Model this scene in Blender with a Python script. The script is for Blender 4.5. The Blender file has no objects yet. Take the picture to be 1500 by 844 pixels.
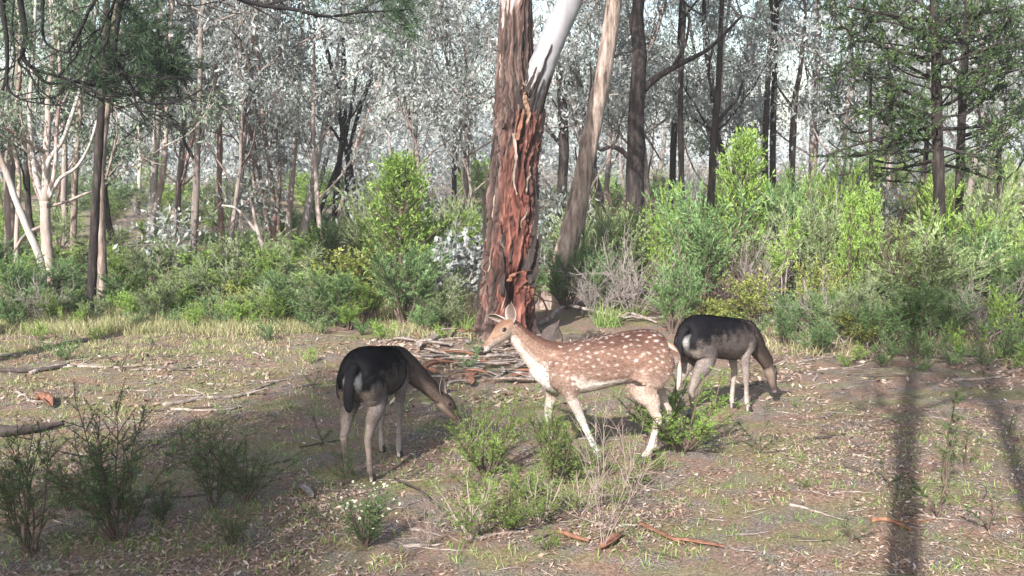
import bpy, math, random
import numpy as np
from mathutils import Vector, Matrix, kdtree

R = math.radians
scene = bpy.context.scene
col = scene.collection

# ------------------------------------------------------------------ camera, sky, sun, exposure
CAM_H, PITCH, FPX = 2.1, R(7.29), 1500.0
cam_d = bpy.data.cameras.new('camera')
cam_d.sensor_width = 36.0
cam_d.lens = 36.0
cam_d.clip_end = 2000
cam = bpy.data.objects.new('camera', cam_d)
col.objects.link(cam)
cam.location = (0, 0, CAM_H)
cam.rotation_euler = (R(90) - PITCH, 0, 0)
scene.camera = cam

SUN_EL, SUN_AZ = R(34), R(22)          # light travels towards +y, swung SUN_AZ towards +x
world = bpy.data.worlds.new('World')
scene.world = world
world.use_nodes = True
wn = world.node_tree
for n in list(wn.nodes):
    wn.nodes.remove(n)
sky = wn.nodes.new('ShaderNodeTexSky')
sky.sky_type = 'NISHITA'
sky.sun_disc = False
sky.sun_elevation = SUN_EL
sky.sun_rotation = math.pi + SUN_AZ     # the sun stands behind the camera, to the left
sky.air_density = 1.2
sky.dust_density = 2.5
bg = wn.nodes.new('ShaderNodeBackground')
bg.inputs['Strength'].default_value = 0.12
wo = wn.nodes.new('ShaderNodeOutputWorld')
wn.links.new(sky.outputs[0], bg.inputs[0])
wn.links.new(bg.outputs[0], wo.inputs[0])

sun_d = bpy.data.lights.new('sun', 'SUN')
sun_d.energy = 5.0
sun_d.angle = R(0.5)
sun_d.color = (1.0, 0.965, 0.92)
sun = bpy.data.objects.new('sun', sun_d)
col.objects.link(sun)
ldir = Vector((math.sin(SUN_AZ) * math.cos(SUN_EL), math.cos(SUN_AZ) * math.cos(SUN_EL), -math.sin(SUN_EL)))
sun.rotation_euler = ldir.to_track_quat('-Z', 'Y').to_euler()
sun.location = (-20, -40, 40)

vs = scene.view_settings
vs.view_transform = 'Standard'
vs.look = 'None'
vs.exposure = 1.4
vs.gamma = 1.0
vs.use_curve_mapping = False
scene.cycles.max_bounces = 6
scene.cycles.diffuse_bounces = 3
scene.cycles.transmission_bounces = 4
scene.cycles.use_denoising = True
scene.cycles.sample_clamp_indirect = 6

# ------------------------------------------------------------------ where a pixel of the photograph lies
_f = np.array([0, math.cos(PITCH), -math.sin(PITCH)])
_u = np.array([0, math.sin(PITCH), math.cos(PITCH)])
_r = np.array([1.0, 0, 0])
def ray(px, py): return _f + _r * ((px - 750) / FPX) + _u * ((422 - py) / FPX)
def G(px, py):
    r = ray(px, py); t = CAM_H / -r[2]
    return np.array([0, 0, CAM_H]) + r * t
def W(px, py, Y):
    r = ray(px, py); t = Y / r[1]
    return np.array([0, 0, CAM_H]) + r * t

# ------------------------------------------------------------------ noise
def _hash(i, j, k, s):
    n = (i * 374761393 + j * 668265263 + k * 2147483647 + s * 1274126177) & 0xFFFFFFFF
    n = ((n ^ (n >> 13)) * 1274126177) & 0xFFFFFFFF
    n = n ^ (n >> 16)
    return (n & 0xFFFF) / 65535.0
def vnoise(p, s=0):
    p = np.asarray(p, float); i = np.floor(p).astype(np.int64); f = p - i
    f = f * f * (3 - 2 * f); out = 0
    for dx in (0, 1):
        for dy in (0, 1):
            for dz in (0, 1):
                w = (f[:, 0] if dx else 1 - f[:, 0]) * (f[:, 1] if dy else 1 - f[:, 1]) * (f[:, 2] if dz else 1 - f[:, 2])
                out = out + w * _hash(i[:, 0] + dx, i[:, 1] + dy, i[:, 2] + dz, s)
    return out
def hgt(x, y):
    x = np.atleast_1d(np.asarray(x, float)); y = np.atleast_1d(np.asarray(y, float))
    z = np.zeros_like(x)
    a = 0.05 * (vnoise(np.stack([x * .45, y * .45, z], 1), 1) - .5) + 0.035 * (vnoise(np.stack([x * 1.7, y * 1.7, z], 1), 2) - .5)
    a = a + 0.016 * (vnoise(np.stack([x * 6, y * 6, z], 1), 3) - .5)
    return a
def onground(p, dz=0.0):
    return (float(p[0]), float(p[1]), float(hgt(p[0], p[1])[0]) + dz)

# ------------------------------------------------------------------ mesh buffer
class MB:
    def __init__(self): self.V = []; self.F = []; self.A = []; self.n = 0
    def add(self, V, F, var=0.5):
        V = np.asarray(V, float); F = np.asarray(F, np.int64)
        self.V.append(V); self.F.append(F + self.n); self.n += len(V)
        self.A.append(np.full(len(V), var) if np.isscalar(var) else np.asarray(var, float))
    def tube(self, pts, rads, sides=7, var=0.5, jit=0.0, rng=None, cap=True):
        P = np.asarray(pts, float); n = len(P); rads = np.asarray(rads, float) * np.ones(n)
        T = np.gradient(P, axis=0); T /= np.linalg.norm(T, axis=1)[:, None] + 1e-9
        ref = np.array([1.0, 0, 0]) if abs(T[0][0]) < .8 else np.array([0, 1.0, 0])
        a = np.cross(T, ref); a /= np.linalg.norm(a, axis=1)[:, None] + 1e-9
        b = np.cross(T, a)
        th = np.linspace(0, 2 * np.pi, sides, endpoint=False)
        rr = rads[:, None] * np.ones((1, sides))
        if jit and rng is not None: rr = rr * (1 + rng.normal(0, jit, rr.shape))
        V = P[:, None, :] + rr[..., None] * (np.cos(th)[None, :, None] * a[:, None, :] + np.sin(th)[None, :, None] * b[:, None, :])
        V = V.reshape(-1, 3)
        i = np.arange(n - 1)[:, None] * sides; j = np.arange(sides)[None, :]; k = (j + 1) % sides
        F = np.stack([i + j, i + k, i + sides + k, i + sides + j], -1).reshape(-1, 4)
        if cap:
            V = np.vstack([V, P[0], P[-1]])
            j = np.arange(sides); k = (j + 1) % sides
            c0 = np.stack([k, j, np.full(sides, n * sides), np.full(sides, n * sides)], 1)
            o = (n - 1) * sides
            c1 = np.stack([o + j, o + k, np.full(sides, n * sides + 1), np.full(sides, n * sides + 1)], 1)
            F = np.vstack([F, c0, c1])
        self.add(V, F, var)
    def leaves(self, P, D, L, Wd, var, rng, fold=0.25):
        P = np.asarray(P, float); n = len(P)
        D = D / (np.linalg.norm(D, axis=1)[:, None] + 1e-9)
        q = rng.normal(size=(n, 3)); S = np.cross(D, q); S /= np.linalg.norm(S, axis=1)[:, None] + 1e-9
        N = np.cross(S, D)
        L = (np.ones(n) * L)[:, None]; Wd = (np.ones(n) * Wd)[:, None]
        m = P + D * L * .45 + N * Wd * fold
        V = np.stack([P, m + S * Wd * .5, P + D * L, m - S * Wd * .5], 1).reshape(-1, 3)
        F = (np.arange(n) * 4)[:, None] + np.array([0, 1, 2, 3])[None]
        self.add(V, F, np.repeat(np.ones(n) * var, 4))
    def mesh(self, name, mats, smooth=True, attrs=None):
        V = np.vstack(self.V); F = np.vstack(self.F)
        tri = F[:, 2] == F[:, 3]
        cnt = np.where(tri, 3, 4)
        mask = np.ones((len(F), 4), bool); mask[tri, 3] = False
        loops = F[mask]
        me = bpy.data.meshes.new(name)
        me.vertices.add(len(V)); me.vertices.foreach_set('co', V.ravel())
        me.loops.add(len(loops)); me.loops.foreach_set('vertex_index', loops.astype(np.int32))
        me.polygons.add(len(F))
        st = np.concatenate([[0], np.cumsum(cnt)[:-1]]).astype(np.int32)
        me.polygons.foreach_set('loop_start', st)
        me.polygons.foreach_set('use_smooth', np.full(len(F), smooth))
        at = me.attributes.new('var', 'FLOAT', 'POINT'); at.data.foreach_set('value', np.concatenate(self.A).astype(np.float32))
        for k, v in (attrs or {}).items():
            a2 = me.attributes.new(k, 'FLOAT', 'POINT'); a2.data.foreach_set('value', np.asarray(v, np.float32))
        for m in (mats if isinstance(mats, (list, tuple)) else [mats]): me.materials.append(m)
        me.update(calc_edges=True); me.validate()
        return me

def link(name, me, parent=None, loc=None):
    o = bpy.data.objects.new(name, me); col.objects.link(o)
    if parent is not None: o.parent = parent
    if loc is not None: o.location = loc
    return o
def tag(o, label, cat, group=None, kind=None):
    o['label'] = label; o['category'] = cat
    if group: o['group'] = group
    if kind: o['kind'] = kind
    return o
def thing(name, label, cat, loc=(0, 0, 0), rz=0.0, group=None, s=1.0):
    o = bpy.data.objects.new(name, None); col.objects.link(o)
    o.empty_display_size = 0.1
    o.location = loc; o.rotation_euler = (0, 0, rz); o.scale = (s, s, s) if np.isscalar(s) else s
    return tag(o, label, cat, group)

# ------------------------------------------------------------------ materials
def nodes(name):
    m = bpy.data.materials.new(name); m.use_nodes = True
    nt = m.node_tree; b = nt.nodes['Principled BSDF']
    return m, nt, b, nt.links
def ramp(nt, stops):
    r = nt.nodes.new('ShaderNodeValToRGB'); e = r.color_ramp.elements
    while len(e) < len(stops): e.new(0.5)
    for i, (p, c) in enumerate(stops): e[i].position = p; e[i].color = (*c, 1)
    return r
def noise(nt, scale, detail=4, vec=None, rough=.55):
    n = nt.nodes.new('ShaderNodeTexNoise'); n.inputs['Scale'].default_value = scale; n.inputs['Detail'].default_value = detail
    n.inputs['Roughness'].default_value = rough
    if vec is not None: nt.links.new(vec, n.inputs['Vector'])
    return n
def objvec(nt, sc=(1, 1, 1)):
    t = nt.nodes.new('ShaderNodeTexCoord'); m = nt.nodes.new('ShaderNodeMapping'); m.inputs['Scale'].default_value = sc
    nt.links.new(t.outputs['Object'], m.inputs['Vector']); return m.outputs[0]
def mixc(nt, a, b, f, mode='MIX'):
    m = nt.nodes.new('ShaderNodeMix'); m.data_type = 'RGBA'; m.blend_type = mode
    for s, v in ((m.inputs[6], a), (m.inputs[7], b), (m.inputs[0], f)):
        if hasattr(v, 'is_linked') or hasattr(v, 'links'): nt.links.new(v, s)
        elif isinstance(v, tuple): s.default_value = (*v, 1)
        else: s.default_value = v
    return m.outputs[2]
def bump(nt, b, h, strength, dist=0.01):
    n = nt.nodes.new('ShaderNodeBump'); n.inputs['Strength'].default_value = strength; n.inputs['Distance'].default_value = dist
    nt.links.new(h, n.inputs['Height']); nt.links.new(n.outputs[0], b.inputs['Normal'])
def leaf_mat(name, stops, trans=0.3, rough=.45, spec=.35, objvar=.35):
    m, nt, b, L = nodes(name)
    a = nt.nodes.new('ShaderNodeAttribute'); a.attribute_name = 'var'
    r = ramp(nt, stops); L.new(a.outputs['Fac'], r.inputs[0])
    oi = nt.nodes.new('ShaderNodeObjectInfo')
    mr = nt.nodes.new('ShaderNodeMapRange'); mr.inputs[3].default_value = 1 - objvar; mr.inputs[4].default_value = 1 + objvar * .6
    L.new(oi.outputs['Random'], mr.inputs[0])
    hs = nt.nodes.new('ShaderNodeHueSaturation'); L.new(r.outputs[0], hs.inputs['Color']); L.new(mr.outputs[0], hs.inputs['Value'])
    L.new(hs.outputs[0], b.inputs['Base Color'])
    b.inputs['Roughness'].default_value = rough; b.inputs['Specular IOR Level'].default_value = spec
    t = nt.nodes.new('ShaderNodeBsdfTranslucent'); L.new(hs.outputs[0], t.inputs[0])
    mx = nt.nodes.new('ShaderNodeMixShader'); mx.inputs[0].default_value = trans
    L.new(b.outputs[0], mx.inputs[1]); L.new(t.outputs[0], mx.inputs[2])
    L.new(mx.outputs[0], nt.nodes['Material Output'].inputs[0])
    return m
def bark_mat(name, stops, sc=(14, 14, 2.2), bstr=.8, patch=None, rough=.85, dist=.015):
    m, nt, b, L = nodes(name)
    v = objvec(nt, sc)
    n1 = noise(nt, 1.0, 6, v, .65)
    r = ramp(nt, stops); L.new(n1.outputs[0], r.inputs[0]); c = r.outputs[0]
    if patch:
        n2 = noise(nt, patch[1], 3, objvec(nt, (1, 1, .35)))
        r2 = ramp(nt, [(patch[2], (0, 0, 0)), (patch[2] + .08, (1, 1, 1))]); L.new(n2.outputs[0], r2.inputs[0])
        c = mixc(nt, c, patch[0], r2.outputs[0])
    L.new(c, b.inputs['Base Color']); b.inputs['Roughness'].default_value = rough; b.inputs['Specular IOR Level'].default_value = .2
    bump(nt, b, n1.outputs[0], bstr, dist)
    return m

M = {}
M['gum_leaf'] = leaf_mat('gum_leaf', [(0, (.17, .195, .17)), (.4, (.31, .335, .315)), (.75, (.43, .45, .445)), (1, (.54, .55, .565))], .42, .6, .22, .22)
M['gum_leaf_green'] = leaf_mat('gum_leaf_green', [(0, (.09, .125, .08)), (.5, (.16, .205, .14)), (1, (.27, .32, .25))], .4, .6, .22, .25)
M['lime_leaf'] = leaf_mat('lime_leaf', [(0, (.10, .17, .03)), (.5, (.20, .32, .065)), (1, (.34, .46, .12))], .35, .5, .3, .25)
M['shrub_leaf'] = leaf_mat('shrub_leaf', [(0, (.055, .105, .035)), (.5, (.12, .21, .075)), (1, (.24, .35, .15))], .3, .5, .3, .3)
M['sage_leaf'] = leaf_mat('sage_leaf', [(0, (.10, .14, .05)), (.5, (.20, .265, .11)), (1, (.34, .41, .20))], .3, .55, .3, .3)
M['yellow_leaf'] = leaf_mat('yellow_leaf', [(0, (.09, .12, .02)), (.5, (.19, .23, .05)), (.85, (.33, .34, .10)), (1, (.55, .47, .20))], .3, .5, .3, .25)
M['dark_needle'] = leaf_mat('dark_needle', [(0, (.018, .035, .016)), (.6, (.04, .075, .035)), (1, (.08, .12, .06))], .2, .55, .25, .2)
M['pine_leaf'] = leaf_mat('pine_leaf', [(0, (.022, .045, .018)), (.6, (.055, .10, .035)), (1, (.15, .22, .06))], .25, .5, .3, .25)
M['fore_leaf'] = leaf_mat('fore_leaf', [(0, (.03, .055, .02)), (.6, (.06, .11, .035)), (1, (.13, .20, .06))], .25, .5, .3, .2)
M['fore_lime'] = leaf_mat('fore_lime', [(0, (.07, .12, .02)), (.6, (.15, .24, .05)), (1, (.30, .38, .09))], .3, .5, .3, .2)
M['dry_grass'] = leaf_mat('dry_grass', [(0, (.12, .15, .05)), (.4, (.28, .28, .13)), (.8, (.45, .40, .24)), (1, (.55, .50, .34))], .3, .6, .2, .1)
M['green_grass'] = leaf_mat('green_grass', [(0, (.08, .14, .03)), (.6, (.20, .30, .08)), (1, (.36, .42, .17))], .3, .55, .25, .15)
M['litter'] = leaf_mat('litter', [(0, (.06, .04, .03)), (.3, (.16, .10, .07)), (.6, (.28, .20, .15)), (.85, (.30, .25, .21)), (1, (.44, .40, .37))], .1, .6, .3, .0)
M['petal'] = leaf_mat('petal', [(0, (.42, .42, .28)), (1, (.56, .56, .44))], .2, .6, .2, 0)
M['ironbark'] = bark_mat('ironbark', [(.32, (.008, .007, .007)), (.55, (.032, .025, .023)), (.75, (.095, .075, .067))], (17, 17, 3), 1.0, None, .9, .03)
M['grey_bark'] = bark_mat('grey_bark', [(.3, (.08, .064, .058)), (.55, (.18, .148, .135)), (.8, (.31, .27, .25))], (12, 12, 1.8), .8)
M['pale_bark'] = bark_mat('pale_bark', [(.3, (.18, .14, .122)), (.55, (.31, .255, .23)), (.8, (.44, .395, .37))], (9, 9, 1.4), .4, ((.16, .10, .085), 2.2, .56))
M['white_bark'] = bark_mat('white_bark', [(.3, (.17, .145, .135)), (.52, (.29, .265, .25)), (.8, (.40, .38, .37))], (10, 10, 1.6), .3, ((.15, .10, .08), 1.8, .56))
M['smooth_white'] = bark_mat('smooth_white', [(.3, (.15, .148, .157)), (.5, (.22, .218, .23)), (.8, (.28, .278, .29))], (7, 7, 1.6), .35, ((.25, .19, .165), 3.0, .57), .7)
M['tan_bark'] = bark_mat('tan_bark', [(.34, (.05, .036, .03)), (.48, (.18, .138, .115)), (.68, (.34, .28, .245))], (17, 17, 3.0), 1.0, ((.33, .29, .27), 3.0, .60), .85, .03)
M['red_fibre'] = bark_mat('red_fibre', [(.3, (.03, .011, .008)), (.55, (.09, .032, .022)), (.8, (.20, .09, .065))], (20, 20, 4), .8)
M['red_stem'] = bark_mat('red_stem', [(.3, (.12, .075, .062)), (.6, (.24, .165, .142)), (.85, (.38, .31, .285))], (10, 10, 1.5), .5)
M['black_twig'] = bark_mat('black_twig', [(.3, (.006, .005, .006)), (.8, (.018, .015, .016))], (20, 20, 6), .5)
M['brown_twig'] = bark_mat('brown_twig', [(.3, (.05, .035, .028)), (.8, (.14, .10, .08))], (20, 20, 6), .5)
M['grey_twig'] = bark_mat('grey_twig', [(.3, (.14, .115, .105)), (.8, (.32, .28, .265))], (20, 20, 6), .5)
M['dead_twig'] = bark_mat('dead_twig', [(.3, (.19, .14, .125)), (.8, (.34, .27, .245))], (20, 20, 6), .5)
M['stick'] = bark_mat('stick', [(.3, (.06, .045, .038)), (.5, (.19, .155, .135)), (.75, (.36, .315, .285))], (18, 18, 18), .6)
M['dark_stick'] = bark_mat('dark_stick', [(.3, (.025, .019, .018)), (.8, (.10, .078, .07))], (18, 18, 18), .6)
M['orange_bark'] = bark_mat('orange_bark', [(.3, (.08, .036, .024)), (.55, (.18, .085, .053)), (.8, (.32, .19, .135))], (20, 20, 20), .6)

# ------------------------------------------------------------------ ground
def ground_mat():
    m, nt, b, L = nodes('woodland_soil')
    v = objvec(nt)
    big = noise(nt, .55, 3, v); mid = noise(nt, 3.2, 5, v, .6); fine = noise(nt, 38, 6, v, .7); fine2 = noise(nt, 95, 3, v, .7)
    soil = ramp(nt, [(.30, (.07, .044, .033)), (.5, (.205, .13, .096)), (.70, (.36, .25, .19))]); L.new(fine.outputs[0], soil.inputs[0])
    lit = ramp(nt, [(.36, (.035, .027, .023)), (.48, (.14, .112, .094)), (.6, (.28, .235, .205)), (.72, (.46, .415, .38))]); L.new(fine2.outputs[0], lit.inputs[0])
    f1 = ramp(nt, [(.42, (0, 0, 0)), (.60, (1, 1, 1))]); L.new(mid.outputs[0], f1.inputs[0])
    c = mixc(nt, soil.outputs[0], lit.outputs[0], f1.outputs[0])
    moss = ramp(nt, [(.3, (.07, .08, .028)), (.7, (.23, .23, .095))]); L.new(fine.outputs[0], moss.inputs[0])
    n4 = noise(nt, 1.3, 4, objvec(nt, (1, 1.6, 1)))
    f2 = ramp(nt, [(.44, (0, 0, 0)), (.66, (.75, .75, .75))]); L.new(n4.outputs[0], f2.inputs[0])
    c = mixc(nt, c, moss.outputs[0], f2.outputs[0])
    L.new(c, b.inputs['Base Color']); b.inputs['Roughness'].default_value = .95; b.inputs['Specular IOR Level'].default_value = .1
    add = nt.nodes.new('ShaderNodeMath'); add.operation = 'ADD'; L.new(fine.outputs[0], add.inputs[0]); L.new(fine2.outputs[0], add.inputs[1])
    bump(nt, b, add.outputs[0], .9, .02)
    return m
def axis(lo, hi, step, far, grow):
    a = list(np.arange(lo, hi + 1e-6, step)); s = step; x = hi
    while x < far: s *= grow; x += s; a.append(x)
    s = step; x = lo; pre = []
    while x > -far: s *= grow; x -= s; pre.append(x)
    return np.array(pre[::-1] + a)
xs = axis(-7, 7, .07, 600, 1.35); ys = axis(4, 15, .07, 600, 1.35)
X, Y = np.meshgrid(xs, ys)
gm = MB(); Z = hgt(X.ravel(), Y.ravel())
nx = len(xs); ii = (np.arange(len(ys) - 1)[:, None] * nx + np.arange(nx - 1)[None]).ravel()
gm.add(np.stack([X.ravel(), Y.ravel(), Z], 1), np.stack([ii, ii + 1, ii + nx + 1, ii + nx], 1))
g = link('ground', gm.mesh('ground', ground_mat())); g['kind'] = 'structure'
g['label'] = 'bare reddish brown woodland soil strewn with leaf litter'; g['category'] = 'ground'

# ------------------------------------------------------------------ branching helpers
def unit(v): v = np.asarray(v, float); return v / (np.linalg.norm(v) + 1e-9)
def smooth_path(pts, n):
    P = np.asarray(pts, float); k = len(P)
    Q = np.vstack([2 * P[0] - P[1], P, 2 * P[-1] - P[-2]])
    t = np.linspace(0, k - 1 - 1e-6, n); i = t.astype(int); u = (t - i)[:, None]
    a, b, c, d = Q[i], Q[i + 1], Q[i + 2], Q[i + 3]
    return .5 * (2 * b + (c - a) * u + (2 * a - 5 * b + 4 * c - d) * u * u + (3 * b - a - 3 * c + d) * u ** 3)
def wander(rng, p, d, length, n, wob=.15, up=0.0):
    P = [np.array(p, float)]; d = unit(d); s = length / n
    for _ in range(n):
        d = unit(d + rng.normal(0, wob, 3) + np.array([0, 0, up])); P.append(P[-1] + d * s)
    return np.array(P)
def clumps(mb, rng, C, sig, per, Ln, Wn, droop=.5):
    C = np.asarray(C); n = len(C) * per
    base = np.repeat(C, per, 0)
    P = base + rng.normal(0, 1, (n, 3)) * np.repeat(np.ones(len(C)) * sig, per)[:, None] * np.array([1, 1, .8])
    D = rng.normal(0, 1, (n, 3)); D[:, 2] -= droop
    cv = np.repeat(rng.normal(-.03, .2, len(C)), per)
    var = np.clip(rng.beta(2, 2.2, n) + cv, 0, 1)
    mb.leaves(P, D, rng.uniform(.5, 1.4, n) * Ln, rng.uniform(.6, 1.3, n) * Wn, var, rng)

def limbs_on(mb, rng, trunk, trads, n, f0, f1, lmin, lmax, up=.08, spread=1.0, sides=6, sub=3, out=None, twig=True):
    """limbs growing from the trunk path; collects clump centres in out"""
    tl = len(trunk)
    for k in range(n):
        f = f0 + (f1 - f0) * (k + rng.uniform(0, 1)) / n
        i = min(int(f * (tl - 1)), tl - 1); p = trunk[i]; r = max(trads[i] * rng.uniform(.35, .6), .018)
        az = k * 2.4 + rng.uniform(-.5, .5)
        d = np.array([math.cos(az) * spread, math.sin(az) * spread, rng.uniform(.35, 1.1)])
        ln = rng.uniform(lmin, lmax) * (1.15 - .5 * f)
        L = wander(rng, p, d, ln, 7, .16, up); mb.tube(L, np.linspace(r, r * .3, 8), sides)
        for s in range(sub):
            j = rng.integers(2, 8); d2 = unit(L[min(j, 7)] - L[j - 1]) + rng.normal(0, .7, 3) + np.array([0, 0, .15])
            T = wander(rng, L[min(j, 7)], d2, ln * rng.uniform(.3, .55), 4, .2, up)
            mb.tube(T, np.linspace(max(r * .45, .014), max(r * .15, .006), 5), 4)
            for _ in range(2):
                e = T[rng.integers(1, 5)]; mb.tube(wander(rng, e, unit(T[4] - T[0]) + rng.normal(0, .8, 3), ln * .25, 3, .2, .05), [.008, .007, .006, .004], 4, cap=False)
            if out is not None: out += [T[2], T[3], T[4]]
        if out is not None: out += [L[5], L[7]]

# ------------------------------------------------------------------ eucalypt prototypes shared by the background trees
def gum_proto(seed, H, r0, leafm, barkm, low=.25, ncl=150, per=52):
    rng = np.random.default_rng(seed)
    mb = MB(); tr = wander(rng, (0, 0, -.15), (rng.normal(0, .14), rng.normal(0, .14), 1), H, 14, .085, .03)
    rad = np.linspace(r0, r0 * .3, 15); rad[0] *= 1.35
    mb.tube(tr, rad, 9, jit=.04, rng=rng)
    out = []
    limbs_on(mb, rng, tr, rad, 11, low, .95, 1.2, 2.5, out=out, sub=4)
    out = np.array(out); out = out[rng.permutation(len(out))[:ncl]]
    cb = MB(); clumps(cb, rng, out, rng.uniform(.07, .30, len(out)), per, .10, .036, 1.1)
    return mb.mesh('gum_trunk', barkm), cb.mesh('gum_crown', leafm)
GUM = [gum_proto(11, 8.0, .075, M['gum_leaf'], M['grey_bark'], .22), gum_proto(12, 7.2, .06, M['gum_leaf'], M['pale_bark'], .18),
       gum_proto(13, 8.6, .085, M['gum_leaf'], M['ironbark'], .28), gum_proto(14, 6.5, .05, M['gum_leaf'], M['red_stem'], .15),
       gum_proto(15, 7.6, .07, M['gum_leaf_green'], M['ironbark'], .2), gum_proto(16, 5.0, .04, M['gum_leaf'], M['grey_bark'], .08, 130, 50)]
KIND_LABEL = ['grey barked gum tree with pale leaves deep in the woodland', 'pale barked gum tree with silvery leaves deep in the woodland',
              'dark rough barked gum tree with silvery leaves deep in the woodland', 'slender reddish stemmed gum tree in the background woodland',
              'dark trunked gum tree with greener leaves in the background woodland', 'low bushy young gum with silvery leaves among the trees']
KIND_SHORT = ['grey barked gum', 'pale barked silvery gum', 'dark rough barked gum', 'slender reddish gum', 'greener leaved gum', 'low bushy young gum']
KIND_GROUP = ['grey barked background gums', 'pale barked background gums', 'dark barked background gums', 'reddish stemmed background gums', 'greener background gums', 'young background gums']
LAND = [(110, 'the low forking white gum'), (190, 'the straight black trunk'), (268, 'the pale twin stemmed gum'), (345, 'the dark based gum'), (480, 'the multi stemmed gum clump'), (555, 'the olive yellow shrub'), (690, 'the tall lime conifer sapling'),
        (800, 'the big forked gum'), (890, 'the tan leaning gum'), (975, 'the black ironbark'), (1065, 'the tall dark green bush'), (1130, 'the large lime conifer sapling'), (1205, 'the pale pole sapling'), (1285, 'the narrow lime conifer'),
        (1360, 'the dead looking cypress pine'), (1440, 'the tall cypress pines'), (9999, 'the outermost cypress pine')]
def landmark(px): return next(n for x, n in LAND if px < x)
def gum(k, x, y, s=1.0, rz=0.0, label=None):
    if label is None and y < 60:
        px = 750 + x / (y * 1.008) * FPX
        far = 'close behind' if y < 22 else ('some way behind' if y < 30 else ('well behind' if y < 39 else 'farthest back behind'))
        label = KIND_SHORT[k] + ' ' + far + ' ' + landmark(px)
    t = thing('gum_tree', label or KIND_LABEL[k], 'tree', onground((x, y)), rz, KIND_GROUP[k], s)
    link('trunk', GUM[k][0], t); link('crown', GUM[k][1], t)
    return t
rg = random.Random(5)
def place_px(k, px, Y, s=1.0):
    gum(k, (px - 750) / FPX * Y * 1.008, Y, s, rg.uniform(0, 6.28))
# rows of gums further and further back
for (px, Y, k, s) in [(-40, 17, 4, .9), (60, 20, 4, 1.0), (180, 19, 4, .95), (250, 21, 0, .95), (330, 19, 5, 1.2), (410, 22, 3, 1.1), (470, 20, 1, .95), (540, 23, 2, 1.0),
                      (620, 18.5, 5, 1.2), (680, 22, 0, 1.0), (690, 17.5, 5, .9), (880, 20, 5, 1.1), (900, 24, 2, 1.05), (960, 21, 0, .95), (1030, 23, 1, 1.0), (1110, 21, 2, .95),
                      (1180, 24, 0, 1.0), (1250, 20, 5, 1.2), (1320, 23, 4, 1.0), (1400, 21, 0, 1.0), (1480, 22, 4, 1.0), (1550, 19, 2, 1.0), (340, 24, 1, 1.1), (100, 25, 0, 1.1)]:
    place_px(k, px, Y, s)
for row, (Y0, step) in enumerate([(28, 190), (35, 200), (43, 210)]):
    px = -80 + row * 30
    while px < 1600:
        place_px(rg.choice([0, 1, 2, 3, 4, 0, 1, 5]), px, Y0 + rg.uniform(-2.5, 2.5), rg.uniform(.95, 1.25) * (1 + row * .08)); px += step * rg.uniform(.7, 1.3)
# the far wood that reads as one mass
rng = np.random.default_rng(77); fb = MB(); ft = MB()
for k in range(90):
    Yd = rng.uniform(50, 95); xd = rng.uniform(-.62, .62) * Yd; hh = rng.uniform(3, 5.5)
    ft.tube(wander(rng, (xd, Yd, -.2), (0, 0, 1), hh, 5, .06), np.linspace(.2, .05, 6), 5)
    C = np.stack([xd + rng.normal(0, 1.6, 26), Yd + rng.normal(0, 1.6, 26), rng.uniform(.4, hh, 26)], 1)
    clumps(fb, rng, C, .7, 30, .26, .17)
fw = tag(link('far_woodland', fb.mesh('far_woodland', M['gum_leaf'])), 'mass of far silvery gum foliage closing the view', 'woodland', kind='stuff')
o = link('far_trunks', ft.mesh('far_trunks', M['grey_bark']), fw); o['kind'] = 'stuff'

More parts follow.
